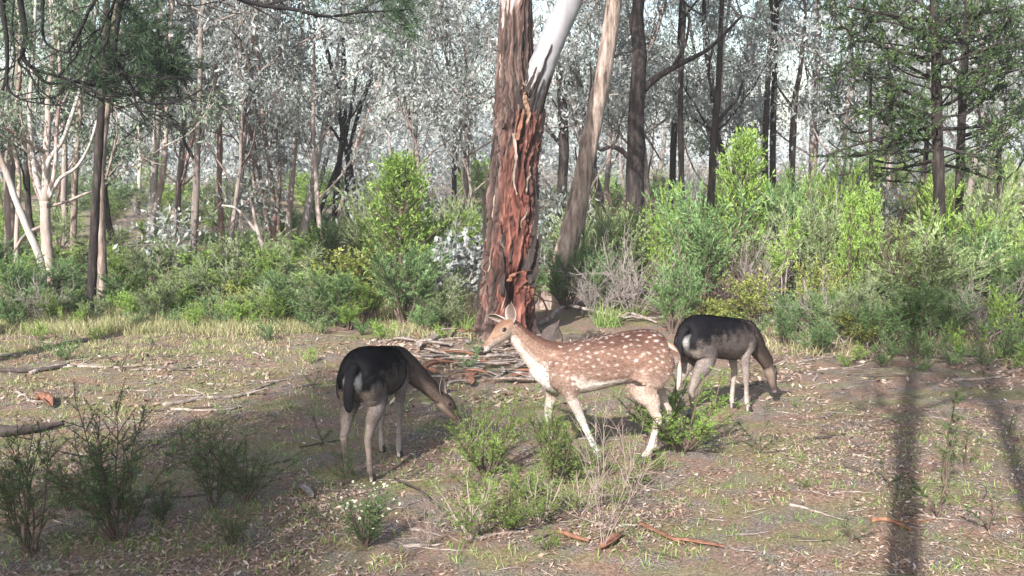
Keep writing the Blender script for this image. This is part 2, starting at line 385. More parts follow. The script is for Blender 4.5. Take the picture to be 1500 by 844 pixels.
# ------------------------------------------------------------------ feature trees, built on their own trunk lines
def local(pts, base): return np.asarray(pts, float) - np.asarray(base, float)
def pixpath(pp, Y, n): return smooth_path([W(a, b, Y if len(c) == 0 else c[0]) for a, b, *c in pp], n)
def feature_tree(name, label, pp, Y, wpx, barkm, limbs=(), crown=None, cat='tree', seed=1, sides=10, ext=None, group=None, jit=.05):
    """pp: trunk line in photograph pixels at distance Y; wpx widths in pixels; limbs: list of (pixel line, width0, width1)"""
    rng = np.random.default_rng(seed)
    base = G(pp[0][0], pp[0][1]) if False else W(pp[0][0], pp[0][1], Y)
    b0 = np.array([base[0], base[1], 0.0])
    P3 = [W(a, b, Y) for a, b in pp]
    P3 = [np.array([P3[0][0], P3[0][1], -.12])] + P3 if P3[0][2] > .02 else P3
    ws = list(wpx) if len(wpx) == len(P3) else [wpx[0] * 1.15] + list(wpx)
    n = max(24, 5 * len(P3)); tr = smooth_path(P3, n)
    rad = np.interp(np.linspace(0, 1, n), np.linspace(0, 1, len(ws)), np.array(ws) * .5 / FPX * Y)
    t = thing(name, label, cat, onground(b0), 0, group); g0 = np.array(t.location)
    mb = MB(); mb.tube(local(tr, g0), rad, sides, jit=jit, rng=rng)
    link('trunk', mb.mesh('trunk', barkm), t)
    for lp, w0, w1, *mm in limbs:
        L = smooth_path([W(a, b, Y + (c[0] if c else 0)) for a, b, *c in lp], max(12, 4 * len(lp)))
        lb = MB(); lb.tube(local(L, g0), np.linspace(w0, w1, len(L)) * .5 / FPX * Y, 7, jit=.05, rng=rng)
        link('limb', lb.mesh('limb', mm[0] if mm else barkm), t)
    if crown:
        top = tr[-1]; mb2 = MB(); out = []
        H = crown.get('h', 4.0)
        tr2 = wander(rng, top - np.array([0, 0, .1]), tr[-1] - tr[-3], H, 8, .1, .05)
        r2 = np.linspace(rad[-1], rad[-1] * .25, 9); mb2.tube(local(tr2, g0), r2, 8)
        limbs_on(mb2, rng, local(tr2, g0), r2, crown.get('n', 8), crown.get('f0', .0), 1.0, 1.2, 2.4, out=out, sub=4)
        o = link('upper_branches', mb2.mesh('upper_branches', barkm), t)
        cb = MB(); out = np.array(out); clumps(cb, rng, out, rng.uniform(.08, .30, len(out)), crown.get('per', 60), .095, .038, 1.1)
        link('crown', cb.mesh('crown', crown.get('m', M['gum_leaf'])), t)
    return t

C1 = dict(h=4.0, n=8)
feature_tree('gum_tree', 'white limbed gum tree forking low beside a leaning white stem', [(72, 425), (70, 380), (67, 330), (66, 295)], 16.5, [19, 16, 15, 14], M['pale_bark'],
    [([(66, 300), (52, 255), (45, 200), (44, 140), (50, 60, .4), (54, -60, .5)], 9, 4, M['white_bark']), ([(67, 300), (66, 262), (72, 235), (92, 205), (108, 160), (128, 90, .5), (150, -40)], 9, 4, M['white_bark']),
     ([(72, 290), (88, 262), (112, 245), (130, 215), (143, 175), (160, 120, -.3)], 6, 2.5, M['white_bark']), ([(70, 290), (80, 250), (83, 190), (88, 120), (84, 20)], 7, 4, M['pale_bark']),
     ([(68, 310), (48, 262), (42, 215), (38, 175)], 7, 3, M['tan_bark']), ([(64, 330), (36, 345), (20, 370)], 6, 3, M['grey_bark'])], dict(h=3.5, n=7, per=50, m=M['gum_leaf_green']), seed=21)
feature_tree('gum_tree', 'smooth white stem leaning to the left behind the undergrowth', [(60, 385), (40, 335), (22, 290), (8, 250), (-6, 215), (-30, 150)], 15.5, [11, 10, 9, 9, 8, 7], M['white_bark'], seed=22)
feature_tree('gum_tree', 'grey trunk of a gum standing behind the leaning white stem', [(16, 425), (15, 330), (14, 250), (20, 180), (26, 100), (30, -20)], 18, [20, 17, 15, 14, 12, 10], M['grey_bark'], crown=dict(h=3, n=6, m=M['gum_leaf_green']), seed=23)
feature_tree('gum_tree', 'thin pale stem beside the grey trunk at the wood edge', [(26, 430), (24, 350), (28, 260), (20, 200), (30, 90), (24, -20)], 17.2, [8, 7, 6, 6, 5, 4], M['pale_bark'], seed=24)
feature_tree('gum_tree', 'slim tan trunk between the forked white gum and the black trunk', [(106, 412), (108, 330), (110, 260), (114, 200), (118, 120), (112, 0)], 19, [10, 9, 9, 8, 7, 6], M['tan_bark'], crown=dict(h=3, n=6, m=M['gum_leaf_green']), seed=25)
feature_tree('gum_tree', 'brown barked trunk standing close against a straight black trunk', [(150, 455), (149, 380), (147, 300), (148, 230), (158, 150), (166, 60), (170, -30)], 14.3, [16, 14, 13, 12, 11, 10, 9], M['tan_bark'],
    [([(156, 260), (165, 225), (172, 190), (168, 150)], 4, 2), ([(160, 150), (175, 100), (178, 40)], 5, 3)], dict(h=3, n=6, m=M['gum_leaf_green']), seed=26)
feature_tree('gum_tree', 'pale twin stemmed gum with streaked bark and dark branches', [(218, 405), (222, 330), (226, 250), (230, 180), (233, 90), (238, -20)], 19.5, [12, 12, 11, 11, 10, 8], M['white_bark'],
    [([(222, 330), (238, 260), (243, 190), (247, 100), (252, 0)], 10, 6, M['pale_bark']), ([(226, 240), (210, 225), (195, 200), (185, 195)], 4, 2, M['grey_bark'])], dict(h=3, n=7), seed=27)
feature_tree('gum_tree', 'dark based gum trunk forking above the shrubs', [(281, 405), (284, 340), (287, 280), (289, 220), (292, 150), (294, 40)], 19, [14, 11, 10, 9, 8, 7], M['grey_bark'],
    [([(288, 240), (277, 222), (268, 205), (258, 185)], 5, 3, M['ironbark']), ([(289, 215), (302, 180), (306, 140)], 5, 3)], dict(h=3, n=7), seed=28)
feature_tree('gum_tree', 'thin grey trunk with broken bark above green undergrowth', [(325, 400), (324, 330), (321, 270), (322, 200), (316, 100), (318, 0)], 21, [10, 9, 8, 8, 7, 6], M['red_stem'], crown=dict(h=3, n=7), seed=29)
feature_tree('gum_sapling', 'thin pale bent sapling leaning left over the undergrowth', [(402, 402), (388, 368), (378, 340), (372, 312), (366, 290)], 17, [8, 7, 6, 5, 4], M['pale_bark'],
    [([(376, 340), (362, 322), (345, 305), (325, 301)], 5, 3, M['white_bark'])], seed=30)
for k, (pp, w, m, lb) in enumerate([
    ([(404, 380), (401, 320), (398, 270), (388, 200), (378, 90), (372, -20)], [9, 8, 8, 7, 6, 5], 'red_stem', 'reddish stem of the multi stemmed gum clump, bending left'),
    ([(420, 380), (423, 320), (428, 260), (434, 190), (440, 80), (446, -20)], [10, 9, 8, 7, 6, 5], 'pale_bark', 'upright pale footed stem amid the multi stemmed gum clump'),
    ([(437, 380), (446, 335), (453, 295), (462, 250), (474, 190), (492, 100), (505, 0)], [13, 12, 11, 9, 8, 6, 5], 'white_bark', 'pale stem leaning right out of the multi stemmed gum clump'),
    ([(410, 372), (408, 310), (410, 250), (405, 170), (410, 60)], [6, 6, 5, 5, 4], 'red_stem', 'thin reddish stem standing in the middle of the gum clump'),
    ([(450, 378), (462, 330), (476, 290), (500, 225), (516, 150), (530, 60)], [7, 7, 6, 6, 5, 4], 'ironbark', 'dark thin stem leaning furthest right beside the gum clump')]):
    feature_tree('gum_tree', lb, pp, 21.5 + .3 * k, w, M[m], crown=dict(h=3, n=6, per=55), seed=40 + k)
for k, (pp, w, lb) in enumerate([([(488, 360), (492, 290), (498, 230), (505, 150), (500, 0)], [9, 8, 8, 7, 6], 'dark stem with twisted limbs behind the lime conifer sapling'),
    ([(512, 350), (508, 280), (516, 200), (540, 120), (560, 20)], [7, 7, 6, 6, 5], 'second dark stem curving over the lime conifer sapling')]):
    feature_tree('gum_tree', lb, pp, 24 + k, w, M['ironbark'], crown=dict(h=3, n=6), seed=50 + k)
feature_tree('gum_tree', 'dark trunk seen between the big forked gum and the leaning tan gum', [(818, 400), (822, 300), (826, 220), (824, 160), (820, 80), (828, -20)], 20, [18, 16, 15, 14, 12, 10], M['ironbark'],
    [([(824, 215), (800, 185), (788, 150)], 7, 4), ([(822, 330), (796, 250), (782, 220)], 5, 3, M['grey_bark'])], dict(h=3, n=7), seed=52)
feature_tree('gum_tree', 'tan barked gum leaning right beside the big red trunk', [(808, 440), (818, 405), (835, 345), (851, 275), (864, 205), (880, 125), (893, 50), (903, -30)], 14.2, [44, 38, 33, 29, 27, 25, 24, 22], M['tan_bark'],
    [([(855, 208), (868, 222), (871, 238), (862, 254), (852, 262)], 8, 5, M['black_twig']), ([(868, 190), (862, 160), (866, 120), (864, 90)], 5, 2, M['dark_stick']),
     ([(884, 100), (905, 80), (925, 75), (936, 60)], 4, 2, M['black_twig']), ([(852, 262), (846, 240), (842, 215)], 4, 2, M['dark_stick']), ([(874, 150), (890, 140), (906, 138)], 3, 1.5, M['grey_twig']),
     ([(892, 60), (880, 40), (872, 0)], 4, 2, M['grey_twig'])], dict(h=4, n=8), seed=53)
feature_tree('ironbark_tree', 'thick black ironbark with a hooked low branch and spreading limbs', [(928, 400), (929, 300), (931, 230), (932, 160), (936, 90), (934, 20), (940, -30)], 19, [30, 27, 26, 24, 22, 18, 16], M['ironbark'],
    [([(926, 238), (912, 222), (895, 215), (880, 220), (874, 210), (878, 190)], 9, 3), ([(897, 215), (905, 200), (908, 182)], 4, 2), ([(935, 140), (960, 115), (1000, 92), (1040, 70), (1085, 25)], 12, 4),
     ([(938, 70), (925, 40), (930, 0)], 9, 5), ([(985, 100), (1005, 60), (1010, 20)], 6, 3), ([(934, 190), (950, 205), (968, 235)], 5, 2)], dict(h=3.5, n=8), seed=54)
for k, (pp, Y, w, lb, lm) in enumerate([
    ([(985, 380), (985, 260), (990, 150), (996, 60), (1000, -20)], 22, [11, 10, 9, 8, 7], 'straight dark trunk right behind the black ironbark', []),
    ([(1000, 380), (998, 250), (997, 130), (1002, 20)], 20, [9, 9, 8, 7], 'thin black trunk rising beside the hooked ironbark', []),
    ([(1036, 380), (1042, 280), (1046, 200), (1052, 130), (1056, 40), (1058, -20)], 19.5, [12, 11, 11, 9, 7, 6], 'dark forked trunk above the bright green shrubs', [([(1045, 190), (1062, 165), (1080, 145), (1088, 118)], 7, 3), ([(1050, 150), (1038, 110), (1044, 70)], 5, 3)]),
    ([(1118, 380), (1120, 250), (1124, 130), (1130, 40), (1128, -20)], 22, [9, 9, 8, 7, 6], 'slim dark trunk of a close standing pair behind the shrubs', []),
    ([(1134, 380), (1132, 240), (1134, 120), (1138, 0)], 22.6, [9, 9, 8, 7], 'second slim dark trunk of the close standing pair behind shrubs', []),
    ([(1158, 380), (1160, 250), (1164, 150), (1172, 105), (1178, 40)], 20.5, [11, 10, 9, 7, 5], 'dark trunk with a fine forked top near the conifers', [([(1163, 160), (1148, 140), (1138, 125)], 5, 2)]),
    ([(1186, 380), (1190, 220), (1196, 80), (1198, -20)], 26, [11, 10, 9, 8], 'tan trunk standing further back near the conifers', [])]):
    feature_tree('gum_tree', lb, pp, Y, w, M['ironbark' if k < 6 else 'tan_bark'], lm, dict(h=3, n=6, per=55), seed=60 + k)

# ------------------------------------------------------------------ the big red-stained gum
def big_gum():
    Yb = float(G(740, 492)[1]); g0 = np.array([*W(742, 492, Yb)[:2], 0.0])
    t = thing('forked_gum_tree', 'big forked gum trunk with dark furrowed bark and red stained wood', 'tree', onground(g0))
    g0 = np.array(t.location)
    rows = [(520, 741, 84), (492, 741, 80), (470, 741, 78), (430, 744, 76), (390, 746, 73), (340, 748, 69), (290, 750, 66), (240, 753, 65), (200, 757, 64), (165, 760, 66), (135, 757, 58), (100, 755, 48), (50, 755, 45), (0, 756, 44), (-60, 758, 40), (-160, 764, 36)]
    C = np.array([W(x, y, Yb) for y, x, w in rows]); C[0, 2] = -.15; C[1, 2] = 0
    rad = np.array([w * .5 / FPX * Yb for y, x, w in rows])
    n, S = 330, 150
    path = smooth_path(C, n); rr = np.interp(np.linspace(0, 1, n), np.linspace(0, 1, len(rad)), rad)
    th = np.linspace(0, 2 * np.pi, S, endpoint=False)
    TH, ZZ = np.meshgrid(th, path[:, 2])
    w0 = np.stack([np.cos(TH) * 2.5, np.sin(TH) * 2.5, ZZ * 3.5], -1).reshape(-1, 3)
    tw = TH.ravel() + .34 * (vnoise(w0, 31) - .5) + .12 * (vnoise(w0 * 3, 32) - .5); zw = ZZ.ravel() + .25 * (vnoise(w0 * 1.3, 33) - .5)
    def cyl(a_, z_): return np.stack([np.cos(tw) * a_, np.sin(tw) * a_, zw * z_], -1)
    q = cyl(6.5, 1.5); q2 = cyl(17, 4.5); q4 = cyl(34, 17); q3 = cyl(2, 1.1)
    ridge = 1 - np.abs(vnoise(q, 5) * 2 - 1); ridge2 = 1 - np.abs(vnoise(q2, 6) * 2 - 1)
    lump = vnoise(q3, 7) - .5; flake = vnoise(q4, 8)
    rough = np.interp(ZZ.ravel(), [0, 2.6, 3.3, 3.9, 9], [1, 1, .8, .35, .1])
    d = (.10 * (ridge ** 1.5 - .5) + .06 * (ridge2 - .5) + .04 * (flake - .5)) * rough + .10 * lump
    # hollow at the foot, facing the clearing on the right
    az = (TH.ravel() - (-1.28) + np.pi) % (2 * np.pi) - np.pi
    hol = np.exp(-(az / .36) ** 2 - ((ZZ.ravel() - .50) / .30) ** 2)
    d = d - .46 * np.clip(hol - .25, 0, 1)
    # buttress roots
    d = d + .12 * np.clip(1 - ZZ.ravel() / .35, 0, 1) ** 2 * (np.sin(TH.ravel() * 5 + 1) * .5 + .5)
    rrf = np.repeat(rr, S) * .93 * (1 + d / .34)
    V = np.repeat(path, S, 0) + rrf[:, None] * np.stack([np.cos(TH).ravel(), np.sin(TH).ravel(), np.zeros(n * S)], 1)
    i = np.arange(n - 1)[:, None] * S; j = np.arange(S)[None]; k = (j + 1) % S
    F = np.stack([i + j, i + k, i + S + k, i + S + j], -1).reshape(-1, 4)
    mb = MB(); mb.add(V - g0, F, np.clip(ridge * .40 + ridge2 * .35 + flake * .35 - .06, 0, 1))
    azr = (TH.ravel() + 1.25 + np.pi) % (2 * np.pi) - np.pi
    zz = ZZ.ravel()
    red = np.exp(-(azr / 1.0) ** 2) * np.interp(zz, [0, .3, 1.7, 2.5, 3.2], [.75, 1, .85, .6, .25]) + .75 * (vnoise(q2 * .45, 9) - .5)
    tan = np.exp(-(((TH.ravel() + 1.2 + np.pi) % (2 * np.pi) - np.pi) / .26) ** 2 - ((zz - 2.7) / .36) ** 2) * 1.1 + .35 * (vnoise(q2 * .5, 10) - .5)
    wht = np.interp(zz, [3.25, 3.75, 4.2], [0, .55, 1]) * 1.0 + .7 * (vnoise(q * .8, 12) - .5) - .15 - .3 * np.clip(np.cos(TH.ravel()), 0, 1)
    m, nt, b, L = nodes('big_gum_bark')
    def A(nm):
        a = nt.nodes.new('ShaderNodeAttribute'); a.attribute_name = nm; return a.outputs['Fac']
    r0 = ramp(nt, [(.3, (.006, .004, .004)), (.55, (.03, .017, .014)), (.72, (.075, .045, .037)), (.92, (.16, .11, .095))]); L.new(A('var'), r0.inputs[0])
    r1 = ramp(nt, [(.3, (.012, .004, .004)), (.55, (.055, .016, .012)), (.72, (.12, .038, .026)), (.92, (.24, .11, .08))]); L.new(A('var'), r1.inputs[0])
    n1 = noise(nt, 1, 5, objvec(nt, (26, 26, 4)), .7)
    f1 = ramp(nt, [(.35, (0, 0, 0)), (.7, (1, 1, 1))]); L.new(A('red'), f1.inputs[0])
    c = mixc(nt, r0.outputs[0], r1.outputs[0], f1.outputs[0])
    f2 = ramp(nt, [(.62, (0, 0, 0)), (.75, (1, 1, 1))]); L.new(A('tan'), f2.inputs[0])
    r2 = ramp(nt, [(.3, (.10, .045, .026)), (.7, (.30, .20, .14))]); L.new(n1.outputs[0], r2.inputs[0])
    c = mixc(nt, c, r2.outputs[0], f2.outputs[0])
    f3 = ramp(nt, [(.42, (0, 0, 0)), (.5, (1, 1, 1))]); L.new(A('wht'), f3.inputs[0])
    r3 = ramp(nt, [(.3, (.22, .165, .15)), (.7, (.36, .32, .31))]); L.new(n1.outputs[0], r3.inputs[0])
    c = mixc(nt, c, r3.outputs[0], f3.outputs[0])
    r4 = ramp(nt, [(.25, (.45, .45, .45)), (.7, (1.25, 1.25, 1.25))]); L.new(n1.outputs[0], r4.inputs[0])
    c = mixc(nt, c, r4.outputs[0], .8, 'MULTIPLY')
    L.new(c, b.inputs['Base Color']); b.inputs['Roughness'].default_value = .75; b.inputs['Specular IOR Level'].default_value = .3
    bump(nt, b, n1.outputs[0], .9, .03)
    link('trunk', mb.mesh('trunk', m, True, dict(red=red, tan=tan, wht=wht)), t)
    rng = np.random.default_rng(3)
    # white forking limb
    LP = smooth_path([W(758, 205, Yb), W(776, 150, Yb - .05), W(795, 95, Yb - .1), W(815, 45, Yb - .15), W(838, -5, Yb - .2), W(870, -70, Yb - .3), (lambda p: p + np.array([.3, 0, .9]))(W(870, -70, Yb - .3))], 40)
    wl = np.interp(np.linspace(0, 1, 40), [0, .2, .4, .6, 1], [46, 40, 37, 36, 26]) * .5 / FPX * Yb
    lb = MB(); lb.tube(LP - g0, wl, 22, jit=.02, rng=rng)
    limb = link('limb', lb.mesh('limb', M['smooth_white']), t); limb['label'] = 'smooth white upper limb'
    # rough bark sleeve on the lower side of the limb, split in tongues
    for k in range(9):
        a0 = rng.uniform(-2.6, .2) if k < 6 else rng.uniform(1.0, 3.0); e = rng.integers(12, 20) if k < 6 else rng.integers(8, 12)
        P = []
        for s in range(e):
            c = LP[s]; T = unit(LP[s + 1] - LP[s]); sx = unit(np.cross(T, [0, 1, 0])); sy = np.cross(sx, T)
            P.append(c + (wl[s] + .012) * (math.cos(a0) * sx * 1 - math.sin(a0) * -sy) + rng.normal(0, .004, 3))
        sb = MB(); sb.tube(np.array(P) - g0, np.linspace(.045, .006, e), 6, jit=.25, rng=rng)
        link('bark_strip', sb.mesh('bark_strip', M['ironbark']), t)
    # torn bark ribbons standing off the trunk
    def strip(pp, w0, w1, m, dy=-.3):
        P = smooth_path([W(a, b_, Yb + (c[0] if c else dy)) for a, b_, *c in pp], 16)
        sb = MB(); wd = np.linspace(w0, w1, 16) / FPX * Yb * .5
        wd = wd * (1 + rng.normal(0, .2, 16))
        side = np.tile(unit([1, -.5, 0]), (16, 1)); nrm = np.tile(unit([.5, 1, 0]), (16, 1))
        ring = [P + side * wd[:, None], P - nrm * .012, P - side * wd[:, None], P + nrm * .018]
        V = np.stack(ring, 1).reshape(-1, 3); i = np.arange(15)[:, None] * 4; j = np.arange(4)[None]; kk = (j + 1) % 4
        Fq = np.stack([i + j, i + kk, i + 4 + kk, i + 4 + j], -1).reshape(-1, 4)
        sb.add(V - g0, Fq); link('bark_strip', sb.mesh('bark_strip', m, False), t)
    strip([(704, 468, -.1), (702, 430, -.1), (708, 390, -.1), (711, 360, -.1)], 12, 5, M['ironbark'])
    strip([(713, 370, -.1), (710, 330, -.12), (709, 300, -.15), (706, 280, -.18)], 9, 3, M['ironbark'])
    strip([(716, 330, -.1), (715, 290, -.1), (712, 255, -.1), (709, 240, -.1)], 7, 2, M['ironbark'])
    strip([(719, 250, -.1), (722, 215, -.1), (727, 192, -.1)], 7, 2, M['ironbark'])
    strip([(776, 420, -.2), (783, 385, -.25), (788, 360, -.25), (792, 343, -.25)], 22, 4, M['ironbark'])
    strip([(770, 395, -.3), (780, 365, -.33), (784, 345, -.33)], 14, 4, M['ironbark'])
    strip([(745, 412, -.42), (752, 402, -.46), (765, 398, -.46), (778, 396, -.42)], 7, 3, M['orange_bark'])
    strip([(757, 205, -.32), (763, 180, -.33), (767, 160, -.33)], 7, 3, M['orange_bark'])
    strip([(764, 160, -.3), (759, 135, -.32), (764, 118, -.32)], 10, 3, M['ironbark'])
    strip([(770, 135, -.3), (781, 112, -.32), (786, 98, -.32)], 9, 2, M['ironbark'])
    strip([(787, 310, -.1), (783, 280, -.1), (783, 258, -.1)], 9, 3, M['ironbark'])
    strip([(780, 345, -.2), (786, 322, -.24), (786, 300, -.24)], 10, 3, M['ironbark'])
    strip([(752, 195, -.34), (756, 230, -.36), (752, 262, -.37), (757, 285, -.37)], 5, 2, M['tan_bark'])
    strip([(734, 430, -.36), (737, 400, -.37), (735, 370, -.36)], 8, 3, M['ironbark'])
    for k in range(46):
        zc = rng.uniform(.15, 3.1); a0 = rng.uniform(-2.9, -.2); i0 = int(np.argmin(np.abs(path[:, 2] - zc))); ln_ = rng.integers(8, 26); P = []
        for q_ in range(7):
            i_ = min(n - 1, i0 + int(ln_ * q_ / 6)); j_ = int(((a0 + .06 * math.sin(q_ * .9 + k)) % (2 * np.pi)) / (2 * np.pi) * S) % S; v_ = V[i_ * S + j_]
            out_ = np.array([math.cos(a0), math.sin(a0), 0]); P.append(v_ + out_ * (.004 + .03 * max(0, q_ - 4) / 2 * rng.random()))
        sb = MB(); sb.tube(np.array(P) - g0, np.array([.5, 1, 1.1, 1, .9, .7, .25]) * rng.uniform(.009, .02), 5, jit=.25, rng=rng)
        link('bark_strip', sb.mesh('bark_strip', M[['ironbark', 'ironbark', 'red_fibre', 'ironbark', 'red_fibre', 'tan_bark'][k % 6]]), t)
    # upper branches and crown above the picture
    ub = MB(); out = []
    for st, dr in ((path[-1], unit(path[-1] - path[-9])), (LP[-1], unit(LP[-1] - LP[-4]))):
        tr = wander(rng, st - dr * .1, dr, 4.5, 9, .08, .05); r2 = np.linspace(.15, .04, 10)
        ub.tube(tr - g0, r2, 9); limbs_on(ub, rng, tr - g0, r2, 9, .15, 1, 1.3, 2.4, out=out, sub=4)
    link('upper_branches', ub.mesh('upper_branches', M['smooth_white']), t)
    cb = MB(); out = np.array(out); clumps(cb, rng, out, rng.uniform(.18, .4, len(out)), 60, .085, .05)
    link('crown', cb.mesh('crown', M['gum_leaf']), t)
big_gum()

# ------------------------------------------------------------------ conifers
def needle_sprays(mb, rng, S, E, per, Ln, Wn, spread=.7):
    """needles set along twig segments S->E"""
    S = np.asarray(S); E = np.asarray(E); n = len(S) * per
    t = rng.uniform(.05, 1.05, n)[:, None]; s = np.repeat(S, per, 0); e = np.repeat(E, per, 0)
    D = e - s; D /= np.linalg.norm(D, axis=1)[:, None] + 1e-9
    P = s + (e - s) * t + rng.normal(0, .004, (n, 3))
    cv = np.repeat(rng.normal(0, .13, len(S)), per)
    var = np.clip(rng.beta(2, 2, n) * .8 + .1 + cv + .15 * (t[:, 0] - .5), 0, 1)
    mb.leaves(P, D + rng.normal(0, spread, (n, 3)), rng.uniform(.7, 1.3, n) * Ln, rng.uniform(.8, 1.2, n) * Wn, var, rng)
def twigs_from(rng, L, n, ln, up=.1, f0=.3, spread=.9):
    S, E = [], []
    for _ in range(n):
        f = rng.uniform(f0, 1) * (len(L) - 1); i = min(int(f), len(L) - 2); p = L[i] + (L[i + 1] - L[i]) * (f - i)
        d = unit(unit(L[i + 1] - L[i]) + rng.normal(0, spread, 3) * np.array([1, 1, .6]) + np.array([0, 0, up]))
        S.append(p); E.append(p + d * ln * rng.uniform(.5, 1.2))
    return S, E
# straight black trunk with a dark needle crown
def needle_tree(name, label, pp, Y, wpx, barkm, leafm, branches, clumps_px, seed, tw=.35, per=60, Ln=.10, Wn=.009, fan=26):
    rng = np.random.default_rng(seed)
    b = W(*pp[0], Y); t = thing(name, label, 'tree', onground(b)); g0 = np.array(t.location)
    P3 = [W(a, c, Y) for a, c in pp]; P3[0][2] = -.1
    n = 40; tr = smooth_path(P3, n); rad = np.interp(np.linspace(0, 1, n), np.linspace(0, 1, len(wpx)), np.array(wpx) * .5 / FPX * Y)
    mb = MB(); mb.tube(tr - g0, rad, 10, jit=.06, rng=rng); link('trunk', mb.mesh('trunk', barkm), t)
    nb = MB(); tb = MB(); S, E = [], []
    for bp, w0, w1, nt_ in branches:
        L = smooth_path([W(a, c, Y + (z[0] if z else 0)) for a, c, *z in bp], max(10, 4 * len(bp))) - g0
        bb = MB(); bb.tube(L, np.linspace(w0, w1, len(L)) * .5 / FPX * Y, 6, jit=.08, rng=rng); link('branch', bb.mesh('branch', barkm), t)
        s, e = twigs_from(rng, L, nt_, tw); S += s; E += e
        for a, c in zip(s, e): tb.tube([a, (a + c) / 2 + rng.normal(0, .01, 3), c], [.006, .005, .003], 4, cap=False)
    for (cx, cy, dz, rr) in clumps_px:
        c = W(cx, cy, Y + dz) - g0; near = tr[np.argmin(np.linalg.norm(tr - g0 - c + np.array([0, 0, .3]), axis=1))] - g0
        L = smooth_path([near, (near + c) / 2 + rng.normal(0, .1, 3), c], 8); tb.tube(L, np.linspace(.018, .006, 8), 5)
        for _ in range(fan):
            d = unit(rng.normal(0, 1, 3) + np.array([0, 0, .15])); q = c + rng.normal(0, rr * .45, 3)
            S.append(q); E.append(q + d * tw * rng.uniform(.5, 1))
            tb.tube([c + (q - c) * .3, q, E[-1]], [.007, .005, .003], 4, cap=False)
    if tb.n: link('twigs', tb.mesh('twigs', barkm), t)['kind'] = 'stuff'
    needle_sprays(nb, rng, S, E, per, Ln, Wn, .55); link('crown', nb.mesh('crown', leafm), t)
    return t
needle_tree('pine_tree', 'straight black trunk carrying a dark needled crown', [(132, 462), (136, 380), (141, 280), (147, 180), (152, 100), (156, 30), (158, -40)], 13.6, [15, 13, 12, 11, 10, 9, 7], M['ironbark'], M['dark_needle'],
    [([(152, 120), (185, 110), (215, 95), (250, 80)], 4, 2, 14), ([(150, 140), (120, 128), (90, 120)], 4, 2, 8), ([(155, 70), (190, 50), (225, 40)], 4, 2, 12), ([(150, 130), (200, 140), (240, 115, -.3)], 4, 2, 10)],
    [(245, 88, 0, .30), (232, 62, .2, .28), (215, 105, -.2, .30), (205, 45, .3, .28), (185, 85, .3, .25), (240, 110, .1, .22), (155, 115, -.2, .22), (150, 70, .4, .22), (195, 15, .3, .22), (258, 95, .0, .18), (225, 125, 0, .18)], 71, fan=22)
# the two cypress pines on the right
def cy_branches(x0, rows):
    return [([(x0, y), (x0 + dx * .35, y + dy * .25, z * .4), (x0 + dx * .7, y + dy * .6, z * .8), (x0 + dx, y + dy, z)], 6, 2, 12) for y, dx, dy, z in rows]
needle_tree('cypress_pine', 'tall cypress pine with tiers of level branches and mossy green sprays', [(1378, 430), (1377, 340), (1375, 260), (1373, 180), (1371, 90), (1369, 0), (1368, -60)], 14.6, [19, 17, 16, 15, 14, 12, 11], M['ironbark'], M['pine_leaf'],
    cy_branches(1374, [(172, -95, -45, .3), (150, -130, -60, -.4), (120, -110, -80, .4), (90, -140, -50, -.2), (60, -90, -55, .5), (30, -130, -20, -.5), (20, -60, -45, .2), (185, -170, 45, -.5), (200, -120, 30, .4), (220, -140, 10, -.2), (235, -90, 25, .2),
                       (160, 80, -60, -.3), (130, 100, -60, .3), (95, 110, -45, -.3), (60, 90, -60, .5), (30, 110, -20, -.4), (190, 110, -10, .5), (215, 90, 30, -.5), (240, 70, 20, .2)]),
    [(1235, 110, .2, .3), (1270, 30, 0, .35), (1300, 90, -.3, .3), (1320, 20, .3, .35), (1250, 60, .5, .3), (1340, 60, -.4, .3), (1395, 130, -.5, .25), (1430, 30, -.2, .35), (1460, 80, .3, .3), (1480, 20, .1, .35), (1440, 140, 0, .25), (1310, 150, -.5, .25), (1290, 170, .2, .2), (1345, 170, -.6, .22), (1370, 60, -.6, .3), (1400, 20, -.5, .3), (1470, 200, 0, .25), (1440, 215, -.2, .25), (1330, 200, -.4, .22), (1225, 15, .3, .3)], 72, .32, 38, .05, .014, 26)
needle_tree('cypress_pine', 'thinner dark cypress pine standing right against the tall one', [(1404, 420), (1405, 300), (1408, 200), (1412, 110), (1418, 0), (1420, -60)], 15.4, [14, 13, 12, 11, 9, 8], M['ironbark'], M['pine_leaf'],
    cy_branches(1410, [(170, 70, -70, .3), (150, 60, -110, -.4), (120, 80, -30, .4), (80, 75, -55, -.2), (200, 80, -40, .5), (110, -50, -60, .3), (60, -40, -60, -.3)]),
    [(1490, 60, .1, .3), (1475, 130, .3, .3), (1500, 170, 0, .3), (1440, 100, .4, .25), (1500, 100, -.4, .3)], 73, .3, 36, .05, .014, 24)
needle_tree('cypress_pine', 'dead looking young cypress pine with bare level branches', [(1278, 400), (1277, 310), (1276, 240), (1275, 170), (1276, 100)], 15.8, [8, 7, 6, 5, 3], M['ironbark'], M['pine_leaf'],
    [([(1277, y), (1277 + dx * .5, y + 4, z * .5), (1277 + dx, y - dy, z)], 4, 1.5, 3) for y, dx, dy, z in [(250, -70, -12, .3), (262, 70, -6, .2), (235, 80, 12, -.3), (225, -60, 14, .4), (205, 60, 24, -.2), (190, -50, 18, .3), (275, -60, -4, .1), (245, 95, -10, .4), (165, 40, 20, .2), (160, -40, 22, -.1)]],
    [(1276, 110, 0, .2)], 74, .2, 30, .05, .014, 14)

